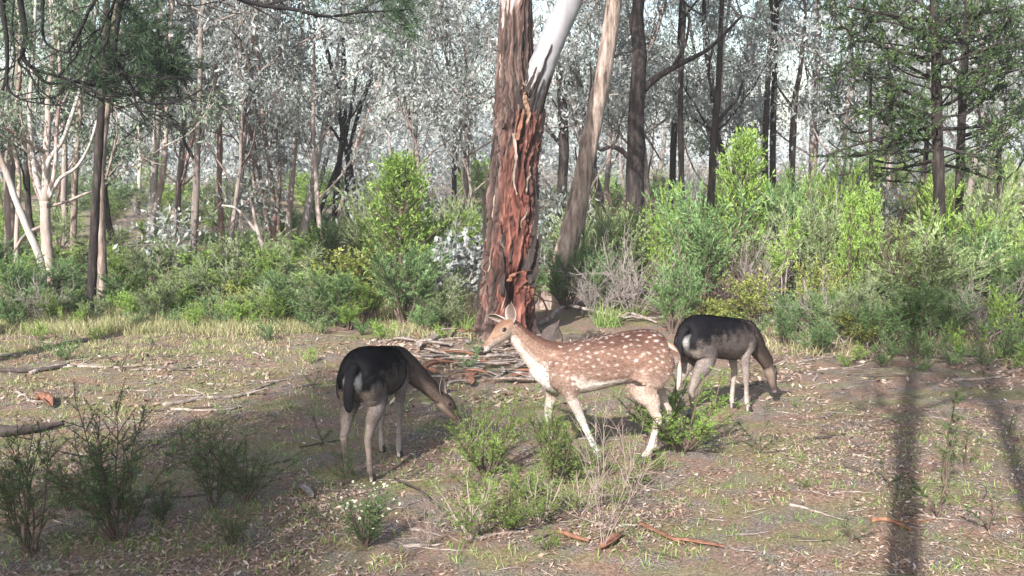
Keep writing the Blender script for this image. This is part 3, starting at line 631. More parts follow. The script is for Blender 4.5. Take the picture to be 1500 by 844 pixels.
# ------------------------------------------------------------------ drooping dark branches hanging in from a she-oak at the left
def sheoak():
    rng = np.random.default_rng(81); Y = 9.0
    b = np.array([-6.6, 10.9, 0]); t = thing('she_oak', 'dark she oak whose drooping bare branches hang down into the clearing', 'tree', onground(b)); g0 = np.array(t.location)
    tr = smooth_path([b + np.array([0, 0, -.1]), b + np.array([.1, .1, 1.5]), b + np.array([.3, .2, 3.2]), b + np.array([.7, .4, 5.2])], 24)
    mb = MB(); mb.tube(tr - g0, np.linspace(.17, .08, 24), 12, jit=.05, rng=rng); link('trunk', mb.mesh('trunk', M['ironbark']), t)
    hub = b + np.array([.75, .4, 5.1])
    lines = [([(6, -60), (4, 10), (10, 60), (10, 105), (4, 132)], 9, 4), ([(20, -60), (30, 5), (38, 55), (33, 80), (48, 100), (85, 112), (130, 125), (172, 128)], 10, 3),
             ([(62, -60), (63, 10), (63, 52), (76, 70), (100, 77), (120, 74)], 5, 2), ([(150, -60), (128, 20), (108, 62), (100, 75)], 6, 3), ([(185, -60), (176, 10), (170, 50), (168, 85), (176, 108), (188, 124)], 9, 4),
             ([(172, 90), (190, 122), (212, 148), (240, 152), (268, 146), (292, 132)], 4, 1.5), ([(165, -50), (150, 40), (138, 62), (130, 95)], 4, 2), ([(158, -60), (160, 40), (152, 80), (163, 110)], 4, 2),
             ([(48, 100), (66, 120), (92, 122), (112, 118), (140, 124)], 5, 2), ([(33, 78), (28, 92), (40, 104), (62, 135), (90, 150)], 4, 1.5), ([(10, 110), (12, 130), (30, 145), (60, 152), (100, 156)], 4, 1.5),
             ([(85, 112), (100, 95), (112, 82), (118, 60)], 4, 2), ([(20, 0), (18, 40), (22, 80), (20, 110)], 3, 1.5), ([(120, 122), (150, 140), (185, 142), (210, 168)], 3, 1), ([(190, 125), (205, 160), (228, 168), (262, 172)], 3, 1),
             ([(175, 105), (195, 112), (215, 108), (235, 118)], 3, 1), ([(100, 116), (130, 138), (160, 150), (175, 165)], 3, 1)]
    for k, (pp, w0, w1) in enumerate(lines):
        Yk = Y + .25 * math.sin(k * 1.7)
        P = [W(a, c, Yk) for a, c in pp]
        if pp[0][1] < -30: P = [hub + (P[0] - hub) * .0, hub * .45 + P[0] * .55 + np.array([0, 0, .5])] + P
        L = smooth_path(P, 6 * len(P)); bb = MB(); bb.tube(L - g0, np.linspace(w0 * 1.2, w1, len(L)) * .5 / FPX * Y, 6, jit=.06, rng=rng)
        br = link('branch', bb.mesh('branch', M['black_twig']), t)
        tb = MB()
        for _ in range(7):
            f = rng.uniform(.4, 1) * (len(L) - 2); i = int(f); d = unit(L[i + 1] - L[i]) + rng.normal(0, .6, 3) * [1, .6, 1]
            T = wander(rng, L[i], d, rng.uniform(.15, .5), 5, .28, .04); tb.tube(T - g0, np.linspace(.006, .0025, 6), 4, cap=False)
        link('twigs', tb.mesh('twigs', M['black_twig']), br)['kind'] = 'stuff'
    nb = MB(); S, E = [], []
    for (x, y, k) in [(60, 60, 10), (130, 60, 14), (150, 100, 14), (180, 60, 12), (95, 90, 8), (35, 40, 8), (205, 80, 10), (120, 20, 10), (75, 20, 8), (150, 30, 12)]:
        c = W(x, y, Y + .1)
        for _ in range(k):
            q = c + rng.normal(0, .12, 3); S.append(q); E.append(q + unit(rng.normal(0, 1, 3) + [0, 0, -.5]) * rng.uniform(.12, .3))
    for _ in range(160):
        q = hub + rng.normal(0, .8, 3) + [0, 0, .9]; S.append(q); E.append(q + unit(rng.normal(0, 1, 3) + [0, 0, -.6]) * rng.uniform(.2, .5))
    needle_sprays(nb, rng, np.array(S) - g0, np.array(E) - g0, 26, .11, .004, .5); link('crown', nb.mesh('crown', M['dark_needle']), t)
    # the limb that reaches across the top of the picture
    return t
sheoak()
def top_branch():
    rng = np.random.default_rng(82); Y = 7.5
    b = np.array([-5.7, 9.6, 0]); t = thing('leaning_pine', 'leaning pine whose long twiggy limb crosses high over the clearing', 'tree', onground(b)); g0 = np.array(t.location)
    root = b + np.array([.2, .3, 4.6])
    tr = smooth_path([b - [0, 0, .1], b + [0, .1, 2], root, root + [.2, .1, 1.5]], 20); mb = MB(); mb.tube(tr - g0, np.linspace(.14, .07, 20), 10, jit=.05, rng=rng); link('trunk', mb.mesh('trunk', M['ironbark']), t)
    main = smooth_path([root, W(250, -40, Y), W(345, -4, Y), W(385, 8, Y), W(430, 14, Y), W(480, 24, Y), W(530, 18, Y), W(575, 16, Y), W(602, 14, Y)], 50)
    bb = MB(); bb.tube(main - g0, np.linspace(.022, .005, 50), 7, jit=.05, rng=rng); br = link('limb', bb.mesh('limb', M['black_twig']), t)
    for pp, w in [([(258, -10), (262, 6), (290, 8), (320, 3), (345, 12)], 3), ([(345, -2), (375, 12), (400, 26), (415, 40)], 3), ([(385, 8), (420, 0), (440, -12)], 4), ([(400, 10), (430, 28), (445, 48)], 2), ([(300, 8), (330, 18), (352, 20)], 2),
                  ([(480, 24), (510, 34), (540, 30)], 2), ([(520, 20), (550, 4), (580, -5)], 2), ([(575, 16), (592, 32), (600, 48)], 2)]:
        L = smooth_path([W(a, c, Y) for a, c in pp], 14); tb = MB(); tb.tube(L - g0, np.linspace(w, 1, 14) * .5 / FPX * Y, 5, jit=.08, rng=rng); link('twig', tb.mesh('twig', M['black_twig']), br)
    S, E = [], []
    for (x, y, k, s) in [(592, 22, 34, .09), (575, 8, 22, .09), (545, 10, 16, .09), (600, 40, 12, .05), (515, 5, 12, .08), (470, 5, 6, .06), (610, 5, 14, .07)]:
        c = W(x, y, Y)
        for _ in range(k):
            q = c + rng.normal(0, s, 3); S.append(q); E.append(q + unit(rng.normal(0, 1, 3)) * rng.uniform(.05, .14))
    for _ in range(60):
        q = root + [.2, .1, 1.6] + rng.normal(0, .6, 3); S.append(q); E.append(q + unit(rng.normal(0, 1, 3)) * rng.uniform(.1, .4))
    nb = MB(); needle_sprays(nb, rng, np.array(S) - g0, np.array(E) - g0, 22, .085, .004, .5); link('crown', nb.mesh('crown', M['dark_needle']), t)
top_branch()

# ------------------------------------------------------------------ shrub prototypes (about one metre tall, scaled per copy)
def brush_proto(seed, leafm, stemm, nst=9, ntw=26, tw=.26, per=34, Ln=.04, Wn=.008, flare=.55, bare=.3, spread=.35, upl=.9, round_=0., sr=.014):
    """upright shrub: stems fan out from the base, twigs point up, small leaves along the twigs"""
    rng = np.random.default_rng(seed); sb = MB(); S, E = [], []
    for k in range(nst):
        az = k * 2.4 + rng.uniform(-.4, .4); fl = flare * rng.uniform(.15, 1); ln = rng.uniform(.65, .95) * (1 - round_ * fl * .3)
        L = wander(rng, (rng.normal(0, .02), rng.normal(0, .02), -.03), (math.cos(az) * fl, math.sin(az) * fl, 1), ln, 7, .10, .04)
        sb.tube(L, np.linspace(sr, sr * .28, 8), 5, cap=False)
        for _ in range(ntw):
            f = rng.uniform(bare, 1) * 7; i = min(int(f), 6); p = L[i] + (L[i + 1] - L[i]) * (f - i)
            d = unit(rng.normal(0, .62, 3) * [1, 1, .5] + np.array([0, 0, upl]) + .5 * unit([p[0], p[1], .01]))
            e = p + d * tw * rng.uniform(.4, 1.1); S.append(p); E.append(e)
            if rng.random() < .5: sb.tube([p, e], [.004, .002], 4, cap=False)
    fb = MB(); needle_sprays(fb, rng, S, E, per, Ln, Wn, spread)
    return sb.mesh('shrub_stems', stemm), fb.mesh('shrub_foliage', leafm)
def cone_proto(seed, leafm, stemm, Wd=.24, per=34, nb=90, Ln=.035, Wn=.010, z0=.12):
    rng = np.random.default_rng(seed); sb = MB(); S, E = [], []
    L = wander(rng, (0, 0, -.03), (0, 0, 1), 1.0, 10, .02, .05); sb.tube(L, np.linspace(.016, .003, 11), 6)
    for k in range(nb):
        f = z0 + (1 - z0) * (k / nb) ** .9; z = f * 10; i = min(int(z), 9); p = L[i] + (L[i + 1] - L[i]) * (z - i)
        w = Wd * (1 - f) ** .75 * rng.uniform(.55, 1.15) + .03; az = k * 2.4 + rng.uniform(-.3, .3)
        e = p + np.array([math.cos(az) * w, math.sin(az) * w, w * rng.uniform(.5, 1.0)]); sb.tube([p, (p + e) / 2 + [0, 0, -.01], e], [.005, .004, .002], 4, cap=False)
        for _ in range(5):
            q = p + (e - p) * rng.uniform(.25, 1); S.append(q); E.append(q + unit(unit(e - p) + rng.normal(0, .5, 3) + [0, 0, .4]) * rng.uniform(.05, .12))
    fb = MB(); needle_sprays(fb, rng, S, E, per // 4, Ln, Wn, .5)
    return sb.mesh('sapling_stem', stemm), fb.mesh('sapling_foliage', leafm)
def twig_proto(seed, stemm, nst=9, sub=9, flare=.8, r=.007, curve=.14):
    rng = np.random.default_rng(seed); sb = MB()
    for k in range(nst):
        az = k * 2.4 + rng.uniform(-.4, .4); fl = flare * rng.uniform(.15, 1)
        L = wander(rng, (rng.normal(0, .02), rng.normal(0, .02), -.03), (math.cos(az) * fl, math.sin(az) * fl, 1), rng.uniform(.6, 1), 8, curve, .03); sb.tube(L, np.linspace(r, r * .35, 9), 5, cap=False)
        for _ in range(sub):
            i = rng.integers(2, 8); d = unit(L[i + 1] - L[i]) + rng.normal(0, .6, 3); T = wander(rng, L[i], d, rng.uniform(.12, .4), 5, .2, .05); sb.tube(T, np.linspace(r * .55, r * .2, 6), 4, cap=False)
            for _ in range(2):
                j = rng.integers(1, 5); T2 = wander(rng, T[j], unit(T[j + 1] - T[j]) + rng.normal(0, .6, 3), rng.uniform(.06, .18), 3, .2, .05); sb.tube(T2, np.linspace(r * .35, r * .15, 4), 4, cap=False)
    return sb.mesh('bare_twigs', stemm)
PROTO = {
    'green': [brush_proto(101, M['shrub_leaf'], M['brown_twig'], 10, 30), brush_proto(102, M['shrub_leaf'], M['brown_twig'], 8, 34, flare=.8, round_=1)],
    'lime': [brush_proto(103, M['lime_leaf'], M['brown_twig'], 9, 28, tw=.2, per=34), brush_proto(104, M['lime_leaf'], M['brown_twig'], 7, 30, flare=.7)],
    'sage': [brush_proto(105, M['sage_leaf'], M['grey_twig'], 11, 30, flare=.8), brush_proto(106, M['sage_leaf'], M['grey_twig'], 9, 30, flare=1.0, round_=1)],
    'yellow': [brush_proto(107, M['yellow_leaf'], M['brown_twig'], 9, 28, flare=1.0, Ln=.045, Wn=.018, per=18, spread=.8, upl=.4, round_=1), brush_proto(108, M['yellow_leaf'], M['brown_twig'], 7, 26, flare=.8, Ln=.04, Wn=.016, per=18, spread=.8, upl=.5)],
    'cone': [cone_proto(109, M['lime_leaf'], M['brown_twig']), cone_proto(110, M['lime_leaf'], M['brown_twig'], .34, 40, 110)],
    'gumlet': [brush_proto(111, M['gum_leaf'], M['grey_twig'], 6, 18, tw=.3, per=9, Ln=.07, Wn=.05, flare=.7, spread=1.0, upl=.4)],
    'low': [brush_proto(112, M['shrub_leaf'], M['brown_twig'], 7, 16, per=16, Ln=.06, Wn=.016, flare=1.1, bare=.1, spread=.6), brush_proto(113, M['lime_leaf'], M['brown_twig'], 6, 14, per=16, Ln=.06, Wn=.018, flare=1.0, bare=.1, spread=.6)],
    'twig': [(twig_proto(114, M['grey_twig'], 14, 10, 1.0, .006),), (twig_proto(115, M['brown_twig'], 12, 10, .9, .006),)],
    'pole': [brush_proto(116, M['lime_leaf'], M['dead_twig'], 2, 40, tw=.14, per=20, flare=.05, bare=.62, spread=.6, upl=.3)],
}
SH = {'green': ('shrub', 'dense dark green upright shrub in the thicket', 'green thicket shrubs'), 'lime': ('shrub', 'bright lime green leafy shrub in the thicket', 'lime thicket shrubs'),
      'sage': ('shrub', 'dull grey green twiggy shrub in the thicket', 'grey green thicket shrubs'), 'yellow': ('shrub', 'yellow green broad leaved shrub in the thicket', 'yellow green shrubs'),
      'cone': ('conifer_sapling', 'lime green pointed conifer sapling among the shrubs', 'conifer saplings'), 'gumlet': ('gum_seedling', 'low silver leaved gum regrowth among the shrubs', 'gum regrowth'),
      'low': ('low_plant', 'small leafy green plant on the edge of the clearing', 'small leafy plants'), 'twig': ('dead_shrub', 'bare grey brown twiggy shrub in the thicket', 'bare twiggy shrubs'),
      'pole': ('sapling', 'thin pale stemmed sapling with a lime leaf tuft', 'pole saplings')}
rs = random.Random(9)
SHORT = {'green': 'dark green shrub', 'lime': 'lime green shrub', 'sage': 'grey green shrub', 'yellow': 'yellow green shrub', 'cone': 'pointed lime conifer', 'gumlet': 'silver gum regrowth', 'low': 'leafy little plant', 'twig': 'bare twiggy shrub', 'pole': 'pole sapling',
         'fine': 'thin dark shrub', 'finelime': 'wispy yellow green shrub', 'bushy': 'fine green bush', 'wisp': 'thin seedling', 'limeherb': 'lime herb', 'dead': 'bare dead twigs'}
FORE = [(120, 640, 'by the stubby hollow log'), (180, 760, 'beside the tallest shaded shrub'), (340, 740, 'among the low shaded shrubs'), (300, 580, 'near the long crooked branch'), (535, 760, 'near the white flowered bush'), (560, 690, 'under the black backed deer'), (690, 650, 'by the muzzle of the black backed deer'),
        (745, 770, 'among the sprawling yellow green shrubs'), (820, 700, 'below the chest of the spotted deer'), (880, 770, 'at the dead shrub'), (950, 690, 'at the hind hooves of the spotted deer'), (1060, 620, 'beneath the dark grazing deer'), (1150, 620, 'near the nose of the dark grazing deer'),
        (1100, 780, 'beside the orange bark ribbons'), (1320, 760, 'beside the trunk shadow'), (1400, 680, 'by the tall thin seedling'), (1480, 760, 'in the second trunk shadow'), (1300, 560, 'on bare soil before the thicket'), (1470, 580, 'on bare soil before the cypress pines'), (90, 530, 'by the blackened log')]
def near_fore(px, py): return min(FORE, key=lambda f: (f[0] - px) ** 2 + 2.5 * (f[1] - py) ** 2)[2]
def shrub(kind, px, py, h, w=None, label=None, v=None, rz=None, lean=0.0):
    """px, py: where the foot stands; h height, w relative width"""
    p = G(px, py); name, lb, gr = SH[kind]; var = PROTO[kind]; grp = None if label else gr
    if label is None and kind in SHORT:
        size = 'small ' if h < .6 else ('' if h < 1.3 else 'tall ')
        if py > 545: label = size + SHORT[kind] + ' ' + near_fore(px, py)
        else: label = size + SHORT[kind] + (' fronting the thicket by ' if py >= 475 else (' in the thicket by ' if py >= 440 else ' deep in the thicket by ')) + landmark(px)
    if px < 560 and 380 < py < 462 and grp: h *= .74
    if px > 840 and py < 500 and grp: h *= rs.uniform(.62, 1.12)
    pr = var[rs.randrange(len(var)) if v is None else v]
    w = h if w is None else w
    t = thing(name, label or lb, 'shrub' if 'shrub' in name else ('sapling' if 'sapling' in name else 'plant'), onground(p), rs.uniform(0, 6.28) if rz is None else rz, grp, (w, w, h))
    t.rotation_euler[0] = lean
    st = link('stems' if len(pr) == 2 else 'twigs', pr[0], t); st['kind'] = 'stuff'
    if len(pr) == 2: link('foliage', pr[1], t)
    return t
# individually recognisable shrubs
shrub('cone', 588, 452, 2.05, 2.2, 'tall lime conifer sapling left of the big forked gum', 1)
shrub('yellow', 520, 448, 1.15, 1.5, 'olive yellow spreading shrub below the tall lime conifer sapling', 0)
shrub('green', 592, 478, 1.05, 1.25, 'blue green feathery shrub at the foot of the tall lime conifer', 0)
shrub('lime', 655, 445, 1.7, 1.2, 'lime leafed shrub filling the gap left of the forked gum', 0)
shrub('gumlet', 665, 462, 1.25, 1.1, 'silver leaved gum regrowth left of the forked gum')
shrub('green', 1030, 470, 1.75, 1.5, 'tall dark green bush standing above the dark grazing deer', 0)
shrub('green', 985, 492, 1.05, .85, 'slender stemmed green bush touching the rump of the dark deer', 1)
shrub('pole', 1148, 470, 1.45, 1.3, 'pale thin stemmed sapling with a lime tuft on top')
shrub('cone', 1238, 478, 1.60, .85, 'narrow bright lime conifer sapling in the right hand thicket', 0)
shrub('cone', 1083, 450, 2.35, 1.7, 'large lime conifer sapling behind the tall dark green bush', 1)
shrub('lime', 960, 440, 1.6, 1.2, 'lime leaved shrub beside the black ironbark', 0)
shrub('sage', 1345, 480, 1.55, 1.9, 'broad arching grey green bush under the cypress pines', 1)
shrub('sage', 1190, 462, 1.75, 1.3, 'upright grey green bush between the pole sapling and the conifer', 0)
shrub('twig', 925, 470, 1.25, 1.15, 'tangled bare grey bush right of the tan leaning gum', 0)
shrub('twig', 1300, 470, 1.5, 1.5, 'big tangled bare bush before the arching grey green bush', 1)
shrub('green', 830, 455, 1.0, 1.0, 'blue green bush at the foot of the tan leaning gum', 1)
shrub('green', 770, 452, .75, .8, 'small green bush in front of the hollow trunk foot', 1)
# the thicket, front to back
for (k, px, py, h, w) in [
    ('green', 20, 462, .9, 1.0), ('green', 60, 452, 1.0, 1.2), ('lime', 95, 458, .6, .8), ('green', 180, 448, .7, .9), ('lime', 215, 452, .7, .9), ('sage', 250, 455, .8, 1.0), ('lime', 275, 446, .8, 1.0), ('sage', 310, 452, .9, 1.1),
    ('lime', 340, 452, .9, 1.0), ('yellow', 355, 468, .6, .7), ('sage', 390, 452, .9, 1.1), ('green', 420, 456, .8, 1.0), ('sage', 450, 455, .8, 1.0), ('lime', 465, 450, .9, 1.0), ('green', 490, 470, .7, .8), ('lime', 540, 470, .7, .9),
    ('sage', 640, 470, .7, .9), ('green', 630, 455, .9, .9), ('lime', 30, 435, .9, 1.0), ('green', 120, 438, .9, 1.1), ('lime', 180, 425, 1.0, 1.0), ('sage', 225, 425, 1.1, 1.2), ('lime', 300, 425, 1.1, 1.3), ('sage', 350, 425, 1.3, 1.4), ('lime', 385, 428, 1.2, 1.2), ('sage', 430, 425, 1.1, 1.2),
    ('sage', 860, 440, 1.5, 1.2), ('green', 880, 460, 1.2, 1.0), ('sage', 905, 440, 1.6, 1.3), ('green', 865, 425, 1.8, 1.3), ('yellow', 915, 430, 1.6, 1.0), ('twig', 870, 470, .9, .9), ('twig', 965, 462, 1.1, 1.0),
    ('lime', 975, 445, 1.8, 1.0), ('green', 1065, 440, 1.8, 1.0), ('sage', 1110, 455, 1.3, 1.0), ('twig', 1100, 470, 1.4, 1.1), ('yellow', 1060, 478, .7, .8), ('yellow', 1110, 482, .8, .9), ('green', 1140, 452, 2.1, 1.2), ('lime', 1165, 448, 1.7, 1.0),
    ('lime', 1215, 445, 2.2, 1.3), ('sage', 1240, 440, 2.0, 1.4), ('green', 1160, 490, .8, .7), ('yellow', 1185, 485, 1.0, .8), ('green', 1200, 500, .7, .7), ('sage', 1270, 485, 1.0, 1.0), ('green', 1290, 440, 1.6, 1.4), ('lime', 1330, 440, 1.7, 1.4), ('twig', 1380, 480, 1.2, 1.4),
    ('lime', 1385, 445, 1.8, 1.5), ('green', 1420, 465, 1.4, 1.4), ('sage', 1440, 445, 1.8, 1.4), ('lime', 1475, 465, 1.4, 1.3), ('green', 1500, 490, 1.0, 1.0), ('lime', 1520, 470, 1.5, 1.4), ('sage', 1490, 440, 1.8, 1.4), ('lime', 1460, 500, .7, .6), ('green', 1390, 500, .7, .7),
    ('green', 1335, 505, .7, .8), ('green', 1290, 510, .6, .7), ('sage', 1240, 505, .7, .8), ('yellow', 1255, 508, .5, .6), ('green', 1200, 520, .45, .5), ('green', 1150, 510, .55, .5), ('twig', 1210, 500, .8, .9), ('twig', 1440, 500, .9, 1.1), ('twig', 690, 478, .5, .7), ('twig', 640, 482, .45, .6),
    ('sage', 880, 400, 2.0, 1.6), ('twig', 940, 395, 2.2, 1.6), ('lime', 1005, 395, 2.3, 1.4), ('twig', 1120, 400, 2.2, 1.6), ('green', 1180, 395, 2.3, 1.4), ('twig', 1300, 395, 2.4, 1.8), ('lime', 1370, 395, 2.4, 1.5), ('sage', 1450, 395, 2.4, 1.6), ('lime', 1240, 395, 2.5, 1.4), ('twig', 1260, 455, 1.6, 1.5), ('twig', 1130, 460, 1.6, 1.2), ('twig', 1410, 455, 1.5, 1.6), ('twig', 1050, 470, 1.1, 1.2),
    ('sage', 560, 415, 1.7, 1.6), ('green', 500, 410, 1.4, 1.4), ('sage', 680, 420, 1.5, 1.2), ('gumlet', 720, 430, 1.2, 1.0), ('green', 10, 405, 1.1, 1.4), ('lime', 80, 405, 1.0, 1.2), ('sage', 140, 400, 1.1, 1.4), ('green', 250, 400, 1.1, 1.4), ('sage', 400, 402, 1.2, 1.5), ('lime', 460, 400, 1.2, 1.3),
    ('twig', 300, 448, .8, 1.0), ('twig', 480, 455, .9, 1.0), ('twig', 60, 470, .7, .8), ('twig', 10, 475, .6, .7), ('cone', 1270, 460, 1.5, .9), ('yellow', 1030, 490, .55, .6), ('twig', 740, 470, .6, .6)]:
    shrub(k, px, py, h, w)
for row, (py, step, h0) in enumerate([(392, 62, 1.0), (368, 52, 1.2), (345, 48, 1.5), (322, 50, 1.9), (300, 55, 2.4)]):
    px = -60 + row * 25
    while px < 1560:
        shrub(rs.choice(['green', 'lime', 'sage', 'sage', 'lime', 'lime', 'twig']), px, py + rs.uniform(-8, 8), h0 * rs.uniform(.5, 1.2) * (.8 if px < 700 else 1), h0 * rs.uniform(.9, 1.5)); px += step * rs.uniform(.8, 1.7)
for (k, px, py, h) in [('green', 15, 476, .45), ('lime', 75, 470, .4), ('green', 105, 466, .5), ('green', 165, 462, .45), ('lime', 195, 468, .45), ('sage', 230, 470, .5), ('lime', 262, 466, .5), ('green', 300, 470, .4), ('sage', 328, 474, .5), ('lime', 350, 478, .4), ('sage', 380, 472, .55), ('lime', 405, 478, .5),
                       ('green', 432, 474, .55), ('sage', 458, 480, .45), ('lime', 512, 484, .4), ('green', 42, 468, .5), ('sage', 140, 474, .35), ('lime', 285, 478, .3), ('green', 620, 488, .4), ('sage', 655, 482, .5)]:
    shrub(k, px, py, h, h * 1.3)
# small leafy plants along the edge
for (px, py, h) in [(60, 500, .28), (90, 528, .30), (140, 500, .25), (250, 480, .3), (285, 482, .3), (330, 480, .32), (365, 482, .3), (395, 500, .32), (440, 480, .45), (455, 535, .22), (1290, 540, .3), (1310, 525, .35), (1260, 530, .25), (1360, 530, .5), (1410, 525, .45), (1395, 540, .3),
                    (1470, 530, .55), (1240, 540, .2), (1485, 545, .3), (1100, 505, .4), (1180, 515, .3), (560, 500, .3), (650, 500, .25), (500, 480, .35), (700, 520, .2), (690, 545, .22), (1440, 540, .25), (1350, 550, .2), (1500, 520, .6), (20, 480, .4), (110, 478, .35), (200, 480, .3), (530, 492, .25), (470, 490, .3)]:
    shrub('low', px, py, h, h * 1.1)

# ------------------------------------------------------------------ deer
def loft(nodes_, S=20, K=6):
    """nodes_: (x, y, z, a, b): a radius in the up/fore direction, b sideways; returns V, F, t, dorsal"""
    N = np.array(nodes_, float); n = (len(N) - 1) * K + 1
    Q = smooth_path(N, n); P = Q[:, :3]; a = np.maximum(Q[:, 3], .004); b = np.maximum(Q[:, 4], .004)
    T = np.gradient(P, axis=0); T /= np.linalg.norm(T, axis=1)[:, None] + 1e-9
    lat = np.array([0, 1.0, 0]) - T * T[:, 1:2]; lat /= np.linalg.norm(lat, axis=1)[:, None] + 1e-9
    up = np.cross(T, lat); up = np.where(up[:, 2:3] < 0, -up, up) if abs(T[n // 2][2]) < .8 else up
    th = np.linspace(0, 2 * np.pi, S, endpoint=False)
    V = P[:, None] + a[:, None, None] * np.sin(th)[None, :, None] * up[:, None] + b[:, None, None] * np.cos(th)[None, :, None] * lat[:, None]
    dors = np.tile(np.sin(th), n); t = np.repeat(np.linspace(0, 1, n), S)
    V = V.reshape(-1, 3)
    i = np.arange(n - 1)[:, None] * S; j = np.arange(S)[None]; k = (j + 1) % S
    F = np.stack([i + j, i + k, i + S + k, i + S + j], -1).reshape(-1, 4)
    V = np.vstack([V, P[0], P[-1]]); j = np.arange(S); k = (j + 1) % S; o = (n - 1) * S
    c0 = np.stack([k, j, np.full(S, n * S), np.full(S, n * S)], 1); c1 = np.stack([o + j, o + k, np.full(S, n * S + 1), np.full(S, n * S + 1)], 1)
    return V, np.vstack([F, c0, c1]), np.append(t, [0, 1]), np.append(dors, [0, 0])
TORSO = [(-.475, 0, .735, .03, .03), (-.455, 0, .70, .085, .075), (-.40, 0, .692, .148, .120), (-.31, 0, .693, .177, .144), (-.19, 0, .690, .170, .149), (-.06, 0, .668, .168, .152), (.08, 0, .640, .172, .152),
         (.19, 0, .622, .170, .138), (.28, 0, .620, .160, .112), (.36, 0, .635, .128, .085), (.42, 0, .645, .088, .06), (.445, 0, .655, .04, .03)]
def fleg(s, el, kn, ft, ho): # shoulder fixed, the rest given as x offsets
    y = .082 * s
    return [(.245, .065 * s, .665, .105, .06), (.255, .078 * s, .58, .095, .058), (el, y, .505, .058, .044), ((el + kn) / 2, y, .41, .037, .032), (kn, y, .315, .029, .027), ((kn + ft) / 2, y, .20, .020, .019), (ft, y, .095, .0225, .020), (ho - .008, y, .05, .019, .018), (ho, y, .012, .022, .02)]
def hleg(s, st, hk, ft, ho, hz=.305):
    y = .09 * s
    return [(-.345, .06 * s, .72, .13, .075), (-.31, .082 * s, .62, .14, .075), (st, .098 * s, .525, .098, .058), ((st + hk) / 2 - .01, .096 * s, .42, .058, .042), (hk + .02, y, hz + .03, .034, .027), (hk, y, hz - .01, .03, .025), ((hk + ft) / 2, y, .19, .021, .020), (ft, y, .095, .0235, .021), (ho - .008, y, .05, .019, .018), (ho, y, .012, .022, .02)]

def coat_mat():
    m, nt, b, L = nodes('deer_coat')
    a = nt.nodes.new('ShaderNodeAttribute'); a.attribute_name = 'coat'
    n = noise(nt, 1, 5, objvec(nt, (55, 190, 130)), .75); n2 = noise(nt, 9, 3, objvec(nt))
    r = ramp(nt, [(.32, (.58, .58, .58)), (.68, (1.36, 1.36, 1.36))]); L.new(n.outputs[0], r.inputs[0])
    r2 = ramp(nt, [(.3, (.74, .74, .74)), (.7, (1.2, 1.2, 1.2))]); L.new(n2.outputs[0], r2.inputs[0])
    c = mixc(nt, a.outputs['Color'], r.outputs[0], 1.0, 'MULTIPLY'); c = mixc(nt, c, r2.outputs[0], 1.0, 'MULTIPLY')
    L.new(c, b.inputs['Base Color']); b.inputs['Roughness'].default_value = .7; b.inputs['Specular IOR Level'].default_value = .12
    bump(nt, b, n.outputs[0], .7, .008)
    return m
M['coat'] = coat_mat()
def plain(name, c, rough, spec=.5):
    m, nt, b, L = nodes(name); n = noise(nt, 40, 3, objvec(nt)); r = ramp(nt, [(.3, tuple(x * .75 for x in c)), (.7, tuple(min(1, x * 1.2) for x in c))]); L.new(n.outputs[0], r.inputs[0]); L.new(r.outputs[0], b.inputs['Base Color'])
    b.inputs['Roughness'].default_value = rough; b.inputs['Specular IOR Level'].default_value = spec; return m
M['eye'] = plain('deer_eye', (.010, .007, .006), .12, .6)
M['nose'] = plain('deer_nose', (.018, .015, .016), .4)
M['hoof'] = plain('deer_hoof', (.035, .028, .026), .5)

def sst(e0, e1, x): x = np.clip((x - e0) / (e1 - e0), 0, 1); return x * x * (3 - 2 * x)
def lerp(a, b, f): return a * (1 - f[:, None]) + np.asarray(b)[None] * f[:, None]

